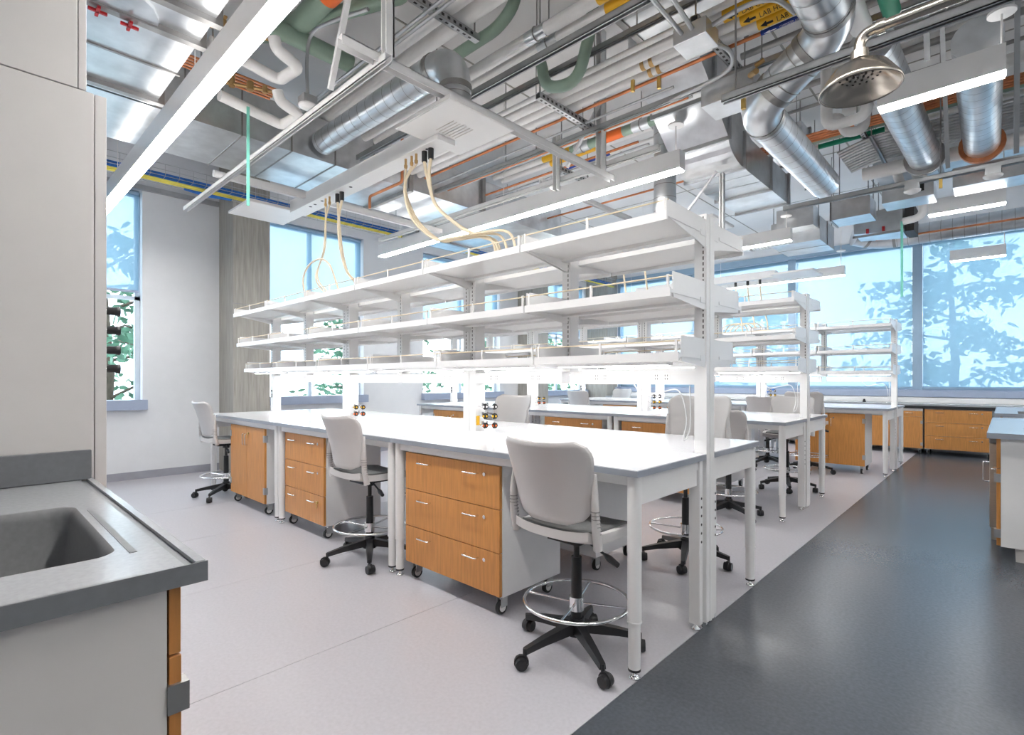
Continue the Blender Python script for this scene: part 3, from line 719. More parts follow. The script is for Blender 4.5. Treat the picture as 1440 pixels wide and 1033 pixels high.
for i in range(4):  # out-of-view pendants, added as fill light for the room
    pendant('unseen linear pendant added over the island side to fill the room with light', 1.1, 3.2, YR[i], ZL, 'added unseen pendants', [(1.3, 4.5), (3.0, 4.5)])

# ================================================================== DUCTS
def ribs_along(path, r, step=.13, w=.003, h=.003):
    b = MB(); P = [Vector(p) for p in path]
    for i in range(len(P) - 1):
        L = (P[i + 1] - P[i]).length
        if L < .25: continue
        d = (P[i + 1] - P[i]).normalized(); s = .06
        while s < L - .03:
            p = P[i] + d * s; b.cyl(p - d * w, p + d * w, r + h, n=20, caps=False); s += step
    return b
def round_duct(label, pts, r, bend=.3, group=None, step=.13, flange=None):
    t = thing('spiral_duct', label, 'duct', (0, 0, 0), group=group)
    p = rpath(pts, bend, 7)
    MB().tube(p, r, 22, caps=True).build('duct_shell', 'galvanized', t)
    tag(ribs_along(p, r, step).build('seam_ribs', 'galv_dark', t), kind='stuff')
    for i in range(1, len(pts) - 1):
        a = Vector(pts[i]); 
        for q in (Vector(pts[i - 1]), Vector(pts[i + 1])):
            dd = (q - a); L = min(bend, dd.length * .48); d = dd.normalized(); c0 = a + d * L; MB().cyl(c0 - d * .02, c0 + d * .02, r + .006, n=22).build('joint_band', 'galv_dark', t)
    if flange:
        d = (Vector(pts[-1]) - Vector(pts[-2])).normalized(); e = Vector(pts[-1]); MB().cyl(e - d * .05, e, r * 1.28, n=22).build('end_flange', flange, t)
    return t
round_duct('round spiral duct bending down onto the square ceiling diffuser', [(-4.95, 2.50, 3.66), (-2.93, 2.50, 3.66), (-2.93, 2.50, 3.17)], .115, .24)
round_duct('zigzag round spiral duct dropping past the long strut rail', [(-.704, 1.84, 3.30), (-.704, 3.40, 3.30), (-1.20, 3.616, 3.076), (-1.20, 5.40, 3.076)], .122, .16)
round_duct('straight spiral duct with a flanged end behind the shower head', [(-.66, 4.2, 3.55), (-.60, 6.75, 3.55)], .135, group='flanged spiral ducts', flange='galv_dark')
round_duct('straight spiral duct with a rusty flanged end above the short pendant', [(-.14, 4.6, 3.55), (-.17, 6.75, 3.55)], .135, group='flanged spiral ducts', flange='copper')
round_duct('horizontal spiral duct running past the top of the window shades', [(-1.75, 9.75, 3.58), (-1.45, 9.95, 3.50), (2.8, 9.95, 3.50)], .15, .2)
round_duct('small vertical spiral duct above the second pendant row', [(-2.53, 4.95, 2.95), (-2.53, 4.95, 4.2)], .11)
round_duct('flexible round duct lying behind the middle rack', [(-2.475, 8.25, 3.36), (-3.0, 8.35, 3.40), (-3.6, 8.25, 3.5)], .12, .2, step=.05)
def rect_duct(label, boxes, flanges, mat_='galvanized', group=None):
    t = thing('rectangular_duct', label, 'duct', (0, 0, 0), group=group)
    b = MB()
    for a, c in boxes: b.box(a, c)
    b.build('duct_shell', mat_, t)
    for a, c in flanges: MB().box(a, c).build('flange', 'galv_dark', t)
    a, c = boxes[0]
    for x in (a[0] + .02, c[0] - .03):
        for y in (a[1] + .03, c[1] - .04): MB().box((x, y, c[2] - .02), (x + .012, y + .004, SLAB)).build('hanger_strap', 'galv_dark', t)
    return t
# duct A along x above the first pendant, duct B across it along y
fa = []
for x in (-4.88, -3.86, -3.55, -2.5, -1.4, -.3): fa.append(((x, -.62, 3.465), (x + .055, 1.12, 3.93)))
fa += [((-4.35, -.6, 3.49), (-4.33, 1.1, 3.5)), ((-3.0, -.6, 3.49), (-2.98, 1.1, 3.5))]
dA = rect_duct('huge flat galvanized duct above the first pendant, beside the fume hood top', [((-4.97, -.58, 3.5), (.4, 1.08, 3.90))], fa)
MB().prism([(-3.860 + .30 * math.cos(i * PI / 8), 0.637 + .22 * math.sin(i * PI / 8)) for i in range(16)], 2, 3.478, 3.50).build('access_door', 'galvanized', dA)
for x, y in (((-3.849, 0.559), (-3.870, 0.716))):
    tag(MB().box((x - .05, y - .008, 3.44), (x + .05, y + .008, 3.455)).box((x - .008, y - .045, 3.44), (x + .008, y + .045, 3.455)).cyl((x, y, 3.44), (x, y, 3.477), .008).build('access_latch', 'red', dA))
dB = rect_duct('wide galvanized cross duct with bright underside near the left wall', [((-5.92, -.2, 3.5), (-5.0, 6.4, 3.92))],
    [((-5.93, y, 3.493), (-4.99, y + .012, 3.925)) for y in (1.3, 1.75, 2.2, 2.65, 3.1)] + [((-5.96, 3.55, 3.46), (-4.96, 3.60, 3.95)), ((-5.96, 4.7, 3.46), (-4.96, 4.75, 3.95))])
rect_duct('flat galvanized duct over the second pendant, behind the service beam', [((-7.2, 5.0, 3.6), (-6.0, 6.3, 3.95))], [((-6.8, 4.98, 3.57), (-6.75, 6.32, 3.97))])
# offset duct in the centre
t = thing('offset_duct', 'big rectangular duct stepping down in an S-bend beside the pendant end', 'duct', (0, 0, 0))
bot = [(3.95, 4.02), (4.35, 3.755), (4.40, 3.69), (4.72, 3.46)] + [(5.09 - .37 * math.cos(a), 3.30 + .165 * (1 - math.sin(a))) for a in [i * PI / 14 for i in range(1, 8)]] + [(6.5, 3.30)]
top = [(6.5, 3.62), (5.3, 3.63), (5.12, 3.70), (4.72, 4.05), (4.4, 4.22), (3.95, 4.42)]
MB().prism(bot + top, 0, -2.36, -1.80).build('duct_shell', 'galvanized', t)
for (y, z, h) in ((4.385, 3.70, .42), (4.715, 3.455, .42), (5.08, 3.29, .35), (5.85, 3.29, .35), (6.46, 3.29, .35)):
    MB().box((-2.385, y - .012, z - .012), (-1.775, y + .012, z + h)).build('flange', 'strut', t)
for y in (5.3, 5.55): MB().box((-2.361, y, 3.297), (-1.799, y + .006, 3.301)).build('seam', 'strut', t)
# boxes towards the window wall
rect_duct('blue-lit rectangular duct box near the window wall, below the strut rail', [((-2.45, 8.0, 3.2), (-1.83, 8.8, 3.52)), ((-2.3, 7.74, 3.35), (-1.85, 8.0, 3.62))], [((-2.46, 8.38, 3.195), (-1.82, 8.39, 3.53))])
rect_duct('pale box duct hanging under the strut rail near the windows', [((-1.62, 7.6, 3.32), (-1.20, 8.0, 3.55))], [((-1.63, 7.6, 3.31), (-1.61, 8.0, 3.56))])
t = thing('air_terminal_box', 'tapered air terminal box joined to the window-side spiral duct', 'duct', (0, 0, 0))
MB().prism([(-1.55, 3.33), (-1.0, 3.28), (-1.0, 3.62), (-1.35, 3.60), (-1.55, 3.48)], 1, 8.6, 9.1).build('box', 'galvanized', t)
MB().box((-1.56, 8.58, 3.27), (-.98, 8.6, 3.30)).build('flange', 'galv_dark', t)
MB().box((-.98, 8.62, 3.27), (-.88, 9.08, 3.62)).build('reheat_coil', 'dark_iron', t)
for x in (-1.3, -1.05): MB().cyl((x, 8.85, 3.58), (x, 8.85, SLAB), .006, n=6).build('hanger_rod', 'galv_dark', t)
for x in (-1.40, -1.22): MB().box((x, 8.56, 3.31), (x + .03, 8.60, 3.37)).build('damper_handle', 'red', t)
for x0, x1, y, z in ((-1.0, -.55, 7.0, 3.24), (-.40, .15, 6.98, 3.26)):
    tt = tag(MB().box((x0, y, z), (x1, y + .35, z + .2)).build('control_box', 'galvanized', bevel=.004), 'flat galvanized control box hung between the two flanged spiral ducts' if x0 < -.5 else 'flat galvanized control box hung beside the rusty flange', 'control box', 'control boxes'); 
    MB().box((x0 + .3, y - .002, z + .06), (x0 + .37, y, z + .14)).build('notice', 'ink', tt)

# ceiling square panels / diffuser, service beam
def square_panel(label, x0, y0, z, s=.60, grille=False):
    t = thing('ceiling_diffuser' if grille else 'ceiling_panel', label, 'diffuser' if grille else 'panel', (x0, y0, z))
    MB().box((0, 0, 0), (s, s, .018)).build('plate', 'white_steel', t, .004)
    fr = MB().box((-.008, -.008, .004), (s + .008, .0, .03)).box((-.008, s, .004), (s + .008, s + .008, .03)).box((-.008, 0, .004), (0, s, .03)).box((s, 0, .004), (s + .008, s, .03)); fr.build('rim', 'pipe_white', t)
    if grille:
        for k in range(7): MB().box((.20, .20 + k * .03, -.003), (.40, .206 + k * .03, .0)).build('slot', 'panel_warm', t)
        MB().box((.19, .29, -.004), (.41, .31, 0)).build('centre_bar', 'white_steel', t)
        MB().cyl((s / 2, s / 2, .018), (s / 2, s / 2, .05), .13, n=20).build('neck', 'galvanized', t)
    return t
square_panel('large square white air diffuser under the bent spiral duct', -3.22, 2.19, 3.12, .60, True)
square_panel('square white ceiling panel at the wall end of the service beam', -6.12, 2.02, 3.10, .58)
t = thing('service_beam', 'long white overhead service beam with hose couplings underneath', 'service beam', (0, 0, 0))
MB().box((-5.55, 2.43, 3.08), (-3.05, 2.60, 3.21)).build('beam_body', 'white_steel', t, .003)
for x in (-5.2, -5.1, -4.95, -4.40, -3.05 - .2): MB().cyl((x, 2.49, 3.079), (x, 2.49, 3.081), .016, n=12).build('port', 'dark_iron', t)
for x in (-4.66, -4.58, -3.30, -3.22):
    MB().cyl((x, 2.50, 3.0), (x, 2.50, 3.08), .022, n=14).build('hose_coupling', 'black_plastic', t)
for x in (-4.86, -4.78, -3.52, -3.44, -3.38):
    MB().cyl((x, 2.48, 3.0), (x, 2.48, 3.08), .010, n=10).cyl((x, 2.48, 3.01), (x, 2.48, 3.03), .014, n=10).build('hose_fitting', 'brass', t)
# second beam over the middle row
t2 = thing('service_beam', 'white service beam with short hoses over the middle rack', 'service beam', (0, 0, 0))
MB().box((-5.6, 5.80, 3.08), (-3.05, 5.97, 3.21)).build('beam_body', 'white_steel', t2, .003)
square_panel('square white ceiling panel above the middle rack beside the short hoses', -2.95, 5.7, 3.10, .6)
t3 = thing('service_beam', 'white service beam with thin hoses over the window-side rack', 'service beam', (0, 0, 0))
MB().box((-5.3, 9.15, 2.98), (-2.75, 9.32, 3.10)).build('beam_body', 'white_steel', t3, .003)
square_panel('square white ceiling panel above the window-side rack', -2.75, 8.95, 2.98, .6)
for tt, y, zz, xx in ((t2, 5.88, 3.08, (-3.3, -3.6, -4.5)), (t3, 9.23, 2.98, (-3.0, -3.2, -3.4))):
    for x in xx: MB().cyl((x, y, zz - .07), (x, y, zz), .022, n=10).build('hose_coupling', 'black_plastic', tt)
# hoses
def hose(label, pts, r=.010, m='hose', group='service hoses'):
    return tag(MB().tube(spline(pts, 8), r, 7).build('hose', m), label, 'hose', group)
LA = 'cream hose hanging from the service beam beside the diffuser down to the rack'
for i, x0 in enumerate((-3.30, -3.22)):
    o = -.036 * i
    hose(LA, [(x0, 2.50, 3.0), (-3.26 + .05 * i, 2.50 + o * .6, 2.86), (-3.14 + .03 * i, 2.49 + o, 2.62), (-2.86 + .02 * i, 2.49 + o, 2.40), (-2.66, 2.52 + o, 2.30), (-2.57, 2.57 + o, 2.25), (-2.55, 2.59 + o, 2.09)], .013)
for i, x0 in enumerate((-3.52, -3.44, -3.38)):
    o = -.026 * i
    hose(LA, [(x0, 2.48, 3.0), (-3.50 + .05 * i, 2.46 + o, 2.88), (-3.40 + .02 * i, 2.41 + o, 2.72), (-3.24, 2.40 + o, 2.50), (-2.98, 2.40 + o, 2.31), (-2.78, 2.40 + o, 2.28), (-2.48 + .09 * i, 2.42 + o, 2.24), (-2.40 + .09 * i, 2.44 + o, 2.09)], .009)
LB = 'cream hose dropping from the wall-end couplings of the service beam to the rack'
for i, x0 in enumerate((-4.66, -4.58)):
    o = -.034 * i
    hose(LB, [(x0, 2.50, 3.0), (-4.63 + .05 * i, 2.50 + o, 2.8), (-4.58 + .03 * i, 2.50 + o, 2.55), (-4.48 + .04 * i, 2.50 + o, 2.32), (-4.40 + .05 * i, 2.54 + o, 2.20), (-4.38 + .05 * i, 2.58 + o, 2.09)], .012)
for i, x0 in enumerate((-4.86, -4.78)):
    o = -.024 * i
    hose(LB, [(x0, 2.48, 3.0), (-4.82 + .05 * i, 2.46 + o, 2.85), (-4.76 + .03 * i, 2.42 + o, 2.55), (-4.86 + .08 * i, 2.38 + o, 2.30), (-4.70 + .08 * i, 2.38 + o, 2.14), (-4.58 + .08 * i, 2.39 + o, 2.12), (-4.52 + .08 * i, 2.40 + o, 2.09)], .008)
hose('cream hose looping in a wide circle above the sink-side rack top', [(-4.97, 2.33, 2.09), (-4.98, 2.31, 2.28), (-4.85, 2.31, 2.40), (-4.62, 2.31, 2.42), (-4.45, 2.31, 2.34), (-4.38, 2.32, 2.22), (-4.32, 2.33, 2.09)], .009)
for y, zb, xs_ in ((5.88, 3.01, (-3.3, -3.6, -4.5)), (9.23, 2.91, (-3.0, -3.2, -3.4))):
    for x in xs_:
        hose('cream hose dropping from the beam over the ' + ('middle' if y < 7 else 'window-side') + ' rack', [(x, y, zb), (x + .03, y - .02, zb - .3), (x + .10, y - .08, 2.42), (x + .16, y - .15, 2.24), (x + .18, y - .18, 2.09)], .012)
for r, y in ((0, YC[1]), (1, YC[2])):
    for k in range(4):
        x = (-2.75 if r == 0 else -3.36) + k * .07
        hose('cream hose arching over the top shelf of the ' + ROW[r + 1], [(x - .42, y + .16 + .042 * k, 2.09), (x - .3, y + .18 + .042 * k, 2.26), (x - .05, y + .22 + .042 * k, 2.29), (x + .05, y + .24 + .042 * k, 2.2), (x + .06, y + .25 + .042 * k, 2.09)], .011)
for r in range(3):
    hose('white power cord hanging from the raceway of the ' + ROW[r], [(XE[r] - .36, YC[r] - .14, 1.39), (XE[r] - .42, YC[r] - .09, 1.31), (XE[r] - .36, YC[r] - .075, 1.22), (XE[r] - .24, YC[r] - .075, 1.235), (XE[r] - .14, YC[r] - .08, 1.24), (XE[r] - .10, YC[r] - .075, 1.10), (XE[r] - .12, YC[r] - .07, .98), (XE[r] - .085, YC[r] - .065, 1.05), (XE[r] - .09, YC[r] - .06, 1.27)], .0035, 'white_cord', 'power cords')

# ================================================================== PIPES
def pipe(name, label, pts, r, m, cat='pipe', group=None, bend=.1, saddles=(), bands=(), n=12, joints=()):
    t = thing(name, label, cat, (0, 0, 0), group=group)
    MB().tube(rpath(pts, bend, 5), r, n).build('pipe_run', m, t)
    y, z = pts[0][1], pts[0][2]
    for x in saddles:
        s = MB().cyl((x - .09, y, z), (x + .09, y, z), r + .004, n=16).build('saddle', 'galvanized', t)
        MB().tube([(x, y + (r + .008) * math.cos(a), z + (r + .008) * math.sin(a)) for a in [i * PI / 8 for i in range(16)]], .005, 5, closed=True).build('clevis_ring', 'galv_dark', s)
        MB().cyl((x, y, z + r), (x, y, SLAB), .005, n=6).build('hanger_rod', 'galv_dark', s)
    for x0, x1, bm, txt, im in bands:
        b = MB().cyl((x0, y, z), (x1, y, z), r + .0015, n=28, caps=False).build('label_band', bm, t)
        if txt:
            sz = r * 1.05; vs, fs = text_geo(txt, sz); P = []
            for vx, vy, _ in vs:
                ph = math.radians(32) + (vy - sz * .35) / r; P.append((x0 + .12 + vx, y - (r + .0065) * math.sin(ph), z - (r + .0065) * math.cos(ph)))
            # arrow
            q = MB().add(P, [tuple(reversed(f)) for f in fs])
            ar = [(.02, 0), (.06, .5), (.06, .2), (.10, .2), (.10, -.2), (.06, -.2), (.06, -.5)]
            A = []
            for ax, ay in ar:
                ph = math.radians(32) + ay * sz * .8 / r; A.append((x0 + ax, y - (r + .0065) * math.sin(ph), z - (r + .0065) * math.cos(ph)))
            q.add(A, [(0, 1, 6), (2, 3, 4, 5)])
            tag(q.build('lettering', im, b), kind='stuff')
    for x in joints: MB().cyl((x - .015, y, z), (x + .015, y, z), r + .003, n=12).build('coupling', 'brass', t)
    return t
XA, XB = -7.4, 3.0
pipe('insulated_pipe', 'white insulated pipe in bright metal saddles, upper of the yellow-labelled pair', [(-4.9, 2.935, 3.85), (XB, 2.935, 3.85)], .045, 'pipe_white', group='saddled white pipes', saddles=(-2.52, -.6), bands=((-1.98, -1.2, 'yellow', None, None),))
pipe('insulated_pipe', 'white insulated pipe in bright metal saddles, lower of the yellow-labelled pair', [(-4.9, 3.075, 3.85), (XB, 3.075, 3.85)], .042, 'pipe_white', group='saddled white pipes', saddles=(-2.52, -.6), bands=((-2.0, -1.2, 'yellow', None, None),))
pipe('insulated_pipe', 'thicker of the two white insulated pipes on the short perforated trapeze', [(-6.5, 2.585, 3.99), (XB, 2.585, 3.99)], .062, 'pipe_white', group='thick white pipes')
pipe('insulated_pipe', 'thinner of the two white insulated pipes on the short perforated trapeze', [(-6.5, 2.43, 3.98), (XB, 2.43, 3.98)], .052, 'pipe_white', group='thick white pipes')
for dy in (0, .05):
    pipe('conduit', 'thin bright steel conduit crossing under the short trapeze', [(-4.9, 2.17 + dy, 3.78), (-1.0, 2.17 + dy, 3.78)], .013, 'strut', 'conduit', 'thin conduits', n=8)
LBL = [None, 'LAB COLD WATER', 'LAB HOT WATER SUPPLY', 'LAB HOT WATER RETURN']
for i, (y, r) in enumerate(((3.36, .022), (3.46, .040), (3.575, .040), (3.69, .040))):
    pipe('insulated_pipe', 'white insulated pipe in the close group on the long perforated trapezes' if i in (0,) else 'white insulated lab water pipe carrying a yellow %s label' % LBL[i].lower(), [(-4.97, y, 3.69), (XB, y, 3.69)], r, 'pipe_white', group='lab water pipes',
         bands=((-1.42 + .07 * i, -.55, 'yellow', LBL[i], 'ink'),) if i else (), joints=(-2.0, -1.93) if i in (2, 3) else ())
pipe('copper_pipe', 'bare copper pipe with a blue compressed air label beside the lab water pipes', [(-4.97, 3.775, 3.67), (XB, 3.775, 3.67)], .014, 'copper', group='copper pipes', bands=((-1.22, -.55, 'blue_label', 'COMPRESSED AIR', 'ink_white'),))
for y, z, m_ in ((3.86, 3.60, 'strut'), (4.02, 3.58, 'strut'), (4.12, 3.62, 'copper'), (4.2, 3.66, 'strut')):
    pipe('copper_pipe' if m_ == 'copper' else 'conduit', 'thin %s line above the second long pendant' % ('copper' if m_ == 'copper' else 'steel conduit'), [(-4.97, y, z), (-1.9, y, z)], .011, m_, 'pipe' if m_ == 'copper' else 'conduit', 'lines above the second pendant', n=8)
for k in range(10):
    y = 6.35 + .075 * k
    pipe('conduit', 'steel conduit in the flat bundle of ten near the windows', [(-1.30, y + .06, 3.70), (-1.15, y + .03, 3.73), (-1.0, y, 3.75), (XB, y, 3.75)], .017, 'strut', 'conduit', 'bundle of ten conduits', bend=.3, n=8)
pipe('insulated_pipe', 'fat white pipe strapped below the flat conduit bundle', [(-1.15, 6.86, 3.56), (XB, 6.86, 3.56)], .07, 'pipe_white')
for k in range(4):
    pipe('copper_pipe', 'copper pipe in the group of four above the conduit bundle', [(-1.95, 6.02 + .06 * k, 3.82), (XB, 6.02 + .06 * k, 3.82)], .013, 'copper', group='four copper pipes', n=8)
pipe('drain_pipe', 'sage green pipe with orange marks beside the four copper pipes', [(-1.62, 6.36, 3.90), (XB, 6.36, 3.90)], .055, 'sage', bands=((-1.60, -1.54, 'orange', None, None), (-1.12, -1.06, 'orange', None, None)))
pipe('insulated_pipe', 'slim white pipe with green labels above the conduit bundle', [(-1.8, 6.50, 3.86), (XB, 6.50, 3.86)], .025, 'pipe_white', bands=((-1.5, -.9, 'green_label', None, None),))
pipe('copper_pipe', 'single copper pipe along the underside of the window-side spiral duct', [(-1.4, 9.3, 3.36), (2.8, 9.3, 3.36)], .014, 'copper')
pipe('insulated_pipe', 'fat white pipe running toward the windows with a green label', [(-.66, 1.9, 3.505), (-.66, 3.88, 3.505)], .06, 'pipe_white', group='green-labelled pipes')
p = pipe('insulated_pipe', 'slimmer white pipe running toward the windows beside the fat one, green-banded', [(-.50, 1.9, 3.51), (-.50, 3.88, 3.51)], .045, 'pipe_white', group='green-labelled pipes')
MB().cyl((-.50, 3.35, 3.51), (-.50, 3.85, 3.51), .047, n=18, caps=False).build('label_band', 'green_label', p)
# white offsets behind shower
pipe('insulated_pipe', 'white pipe hanging in a tall U behind the shower head', [(-1.14, 5.2, 4.1), (-1.14, 5.2, 3.50), (-.84, 5.2, 3.50), (-.84, 5.2, 4.1)], .045, 'pipe_white', bend=.09)
pipe('insulated_pipe', 'white pipe stepping down twice beside the zigzag duct', [(-1.28, 5.75, 3.80), (-1.15, 5.75, 3.80), (-1.10, 5.75, 3.62), (-.95, 5.75, 3.62), (-.95, 5.75, 4.1)], .045, 'pipe_white', bend=.07)
pipe('insulated_pipe', 'white standpipe looping down by the reheat coil', [(-.75, 8.2, 3.84), (-.75, 8.2, 3.32), (-.95, 8.2, 3.30)], .045, 'pipe_white', bend=.1)
for dx in (0, .16): pipe('insulated_pipe', 'short white pipe dropping below the conduit bundle', [(-.89 + dx, 7.0, 3.66), (-.87 + dx, 7.3, 3.52), (-.85 + dx, 7.7, 3.52)], .045, 'pipe_white', group='short white drops')
# sage pipes
sage = pipe('drain_pipe', 'large branching sage green pipe with an orange label near the first pendant', [(-2.6, 1.86, 4.12), (-4.15, 1.86, 4.12), (-4.3, 1.62, 4.05)], .085, 'sage', bend=.15, bands=((-3.62, -3.44, 'orange', None, None),))
MB().tube([(-4.15, 1.55, 4.05), (-4.05, 2.30, 3.98)], .07, 12).build('branch_run', 'sage', sage)
MB().tube(rpath([(-4.05, 1.85, 4.1), (-3.35, 2.22, 4.15), (-3.25, 2.27, 4.15), (-3.25, 2.27, 4.5)], .1, 5), .055, 12).build('branch_run', 'sage', sage)
pipe('drain_pipe', 'sage green drain pipe bent into a deep trap loop', [(-4.2, 3.195, 3.90), (-2.70, 3.195, 3.90), (-2.66, 3.195, 3.60), (-2.34, 3.195, 3.53), (-2.20, 3.195, 3.95), (-2.20, 3.195, SLAB)], .045, 'sage', bend=.14, bands=((-3.5, -3.46, 'orange', None, None), (-3.1, -3.05, 'orange', None, None)))
pipe('drain_pipe', 'sage green elbow rising behind the bent spiral duct', [(-3.9, 2.795, 3.95), (-2.78, 2.795, 3.95), (-2.6, 2.795, 4.05), (-2.6, 2.795, SLAB)], .045, 'sage', bend=.12)
pipe('drain_pipe', 'sage green pipe with an orange sleeve above the white frame', [(-3.45, 4.6, 3.80), (-2.42, 4.6, 3.80)], .05, 'sage', saddles=(-2.6, -3.3), bands=((-3.05, -2.8, 'orange', None, None),))
# small pipes on the slab along y
for x, y0, y1 in ((-2.20, 1.2, 3.3), (-2.05, 3.2, 3.9), (-2.12, 3.2, 3.9)):
    pipe('sprinkler_pipe', 'thin rust-red pipe fixed across the slab', [(x, y0, 4.35), (x, y1, 4.35)], .012, 'copper', group='rust-red slab pipes', n=8)
random.seed(21)
for k in range(7):
    y = 4.75 + .22 * k
    pipe('copper_pipe' if k % 3 == 0 else 'conduit', ('copper' if k % 3 == 0 else 'steel') + ' service line crossing behind the second long pendant', [(-5.0, y, 3.72 + .05 * (k % 3)), (-2.72, y, 3.72 + .05 * (k % 3))], .013, 'copper' if k % 3 == 0 else 'strut', 'pipe' if k % 3 == 0 else 'conduit', 'service lines behind the second pendant', n=8)
for k, (y, m_, r) in enumerate(((4.66, 'green_label', .02), (4.9, 'yellow', .035), (5.05, 'yellow', .035), (5.3, 'blue_label', .02))):
    pipe('insulated_pipe', ['slim pipe with a green sleeve above the cross duct', 'white pipe with a yellow sleeve above the cross duct', 'white pipe with a yellow sleeve above the cross duct', 'slim pipe with a blue sleeve above the cross duct'][k], [(-4.95, y, 3.98), (-2.72, y, 3.98)], r, 'pipe_white', group='sleeved pipes', bands=((-4.1, -3.4, m_, None, None),))
for k in range(5):
    pipe('conduit', 'dark conduit crossing high above the dark aisle', [(-1.7, 4.3 + .45 * k, 4.15), (XB, 4.3 + .45 * k, 4.15)], .03 if k % 2 else .018, 'galv_dark', 'conduit', 'dark high conduits', n=8)
for k in range(3):
    pipe('insulated_pipe', 'white pipe running high above the dark aisle', [(-1.3, 4.95 + .85 * k, 4.24), (XB, 4.95 + .85 * k, 4.24)], .06, 'pipe_white', group='high white pipes')
pipe('copper_pipe', 'pair-bent copper pipe below the cross duct', [(-4.75, 3.3, 3.95), (-4.75, 3.3, 3.44), (-5.4, 3.3, 3.44), (-5.4, 3.3, 3.3)], .016, 'copper', bend=.04)
for k in range(5):
    pipe('copper_pipe', 'copper pipe in the tight row by the white valve loops', [(-4.50 + .045 * k, 1.14, 3.66), (-4.50 + .045 * k, 1.80, 3.66)], .010, 'copper', group='tight copper row', n=8)
# white valve loops
for i, (x, y, z) in enumerate(((-3.88, 1.62, 3.50), (-4.26, 1.80, 3.36))):
    t = thing('valve_loop', 'white insulated pipe loop with brass valves, ' + ('upper one near the pendant' if i == 0 else 'lower one with the teal strap'), 'pipe', (x, y, z))
    MB().tube(rpath([(.06, -.48, .03), (0, 0, 0), (.26, .03, 0), (.30, -.14, .03), (.30, -.16, .10)], .05, 5), .040, 12).build('pipe_run', 'pipe_white', t)
    MB().tube([(.10, -.5, .11), (.24, -.17, .11), (.30, -.15, .09)], .013, 8).cyl((.13, -.42, .09), (.13, -.42, .17), .022, n=8).cyl((.18, -.31, .09), (.18, -.31, .15), .026, n=8).cyl((.22, -.22, .09), (.22, -.22, .14), .020, n=8).box((.09, -.43, .165), (.18, -.41, .175)).build('valve_set', 'brass', t)
    MB().cyl((.06, -.46, .03), (.06, -.46, SLAB - z), .006, n=6).build('hanger_rod', 'galv_dark', t)
tag(MB().box((-4.18, 1.50, 2.62), (-4.176, 1.522, 3.37)).build('strap', 'teal'), 'long teal strap hanging from the lower valve loop', 'strap', 'teal straps')
tag(MB().box((-.97, 8.17, 2.35), (-.945, 8.19, 3.30)).build('strap', 'teal'), 'long teal strap hanging in front of the window shade', 'strap', 'teal straps')
tag(MB().box((-.64, 4.44, 3.75), (-.60, 4.46, SLAB)).build('strap', 'teal'), 'short teal strap end beside the green-labelled pipes', 'strap', 'teal straps')

# ================================================================== STRUTS, FRAMES, RODS
def strut_x(label, xa, xb, y, z, m='strut', w=.041, rods=(), group='strut rails', name='strut_rail', cat='strut'):
    t = thing(name, label, cat, (0, y, z), group=group)
    MB().box((xa, -w / 2, 0), (xb, -w / 2 + .004, w)).box((xa, w / 2 - .004, 0), (xb, w / 2, w)).box((xa, -w / 2, w - .004), (xb, w / 2, w)).box((xa, -w / 2, 0), (xb, -w / 2 + .012, .006)).box((xa, w / 2 - .012, 0), (xb, w / 2, .006)).build('channel', m, t)
    for x in rods: MB().cyl((x, 0, w), (x, 0, SLAB - z), .006, n=6).build('threaded_rod', 'galv_dark', t)
    return t
strut_x('long steel strut rail running in front of the zigzag duct', -1.237, XB, 3.15, 2.955, rods=(-1.16, -.2), w=.046)
strut_x('steel strut rail carrying a white pipe in front of the duct boxes', -1.70, XB, 5.95, 3.07, rods=(-.42,), w=.045)
strut_x('steel strut rail between the saddled pipes and the lab water pipes', -4.9, XB, 2.86, 3.58, w=.05, rods=(-3.6, -.8))
strut_x('steel strut rail over the lab water pipes', -4.6, XB, 3.30, 3.76, rods=(-1.9,))
strut_x('steel strut rail above the second pendant', -4.97, XB, 3.93, 3.53, rods=(-3.8,))
strut_x('slim strut rail beside the first pendant', -6.6, .4, 1.20, 3.26, rods=(-4.2, -1.8), w=.035)
strut_x('white strut rail over the second pendant', -6.6, -2.2, 4.20, 3.30, 'white_steel', .05, group='white frame', name='frame_rail', cat='frame')
strut_x('white frame rail passing the diffuser toward the left wall', -6.48, -2.58, 1.70, 3.13, 'white_steel', .046, group='white frame', name='frame_rail', cat='frame')
def strut_y(label, x, ya, yb, z, m='strut', w=.041, rods=(), holes=False, group='trapezes', name='trapeze', cat='strut', solid=False):
    t = thing(name, label, cat, (x, 0, z), group=group)
    b = MB().box((-w / 2, ya, 0), (-w / 2 + .004, yb, w)).box((w / 2 - .004, ya, 0), (w / 2, yb, w)).box((-w / 2, ya, w - .004), (w / 2, yb, w))
    if holes: b.box((-w / 2, ya, 0), (w / 2, yb, .003))
    b.build('channel', m, t)
    if holes:
        h = MB(); y = ya + .03
        while y < yb - .04: h.box((-.008, y, -.0012), (.008, y + .025, 0)).box((w / 2, y, w * .3), (w / 2 + .0012, y + .025, w * .7)); y += .055
        tag(h.build('slot_row', 'dark_iron', t), kind='stuff')
    for y in rods: MB().cyl((0, y, w), (0, y, SLAB - z), .006, n=6).build('threaded_rod', 'galv_dark', t)
    return t
strut_y('short perforated trapeze under the two thick white pipes', -2.93, 2.10, 2.72, 3.87, holes=True, rods=(2.13, 2.69), w=.05)
strut_y('long perforated trapeze under the lab water pipes behind the diffuser', -2.76, 3.23, 4.05, 3.58, holes=True, rods=(3.255, 4.03), w=.05)
strut_y('long perforated trapeze under the lab water pipes beside the junction box', -1.45, 3.23, 4.15, 3.58, holes=True, rods=(3.255, 4.12), w=.05)
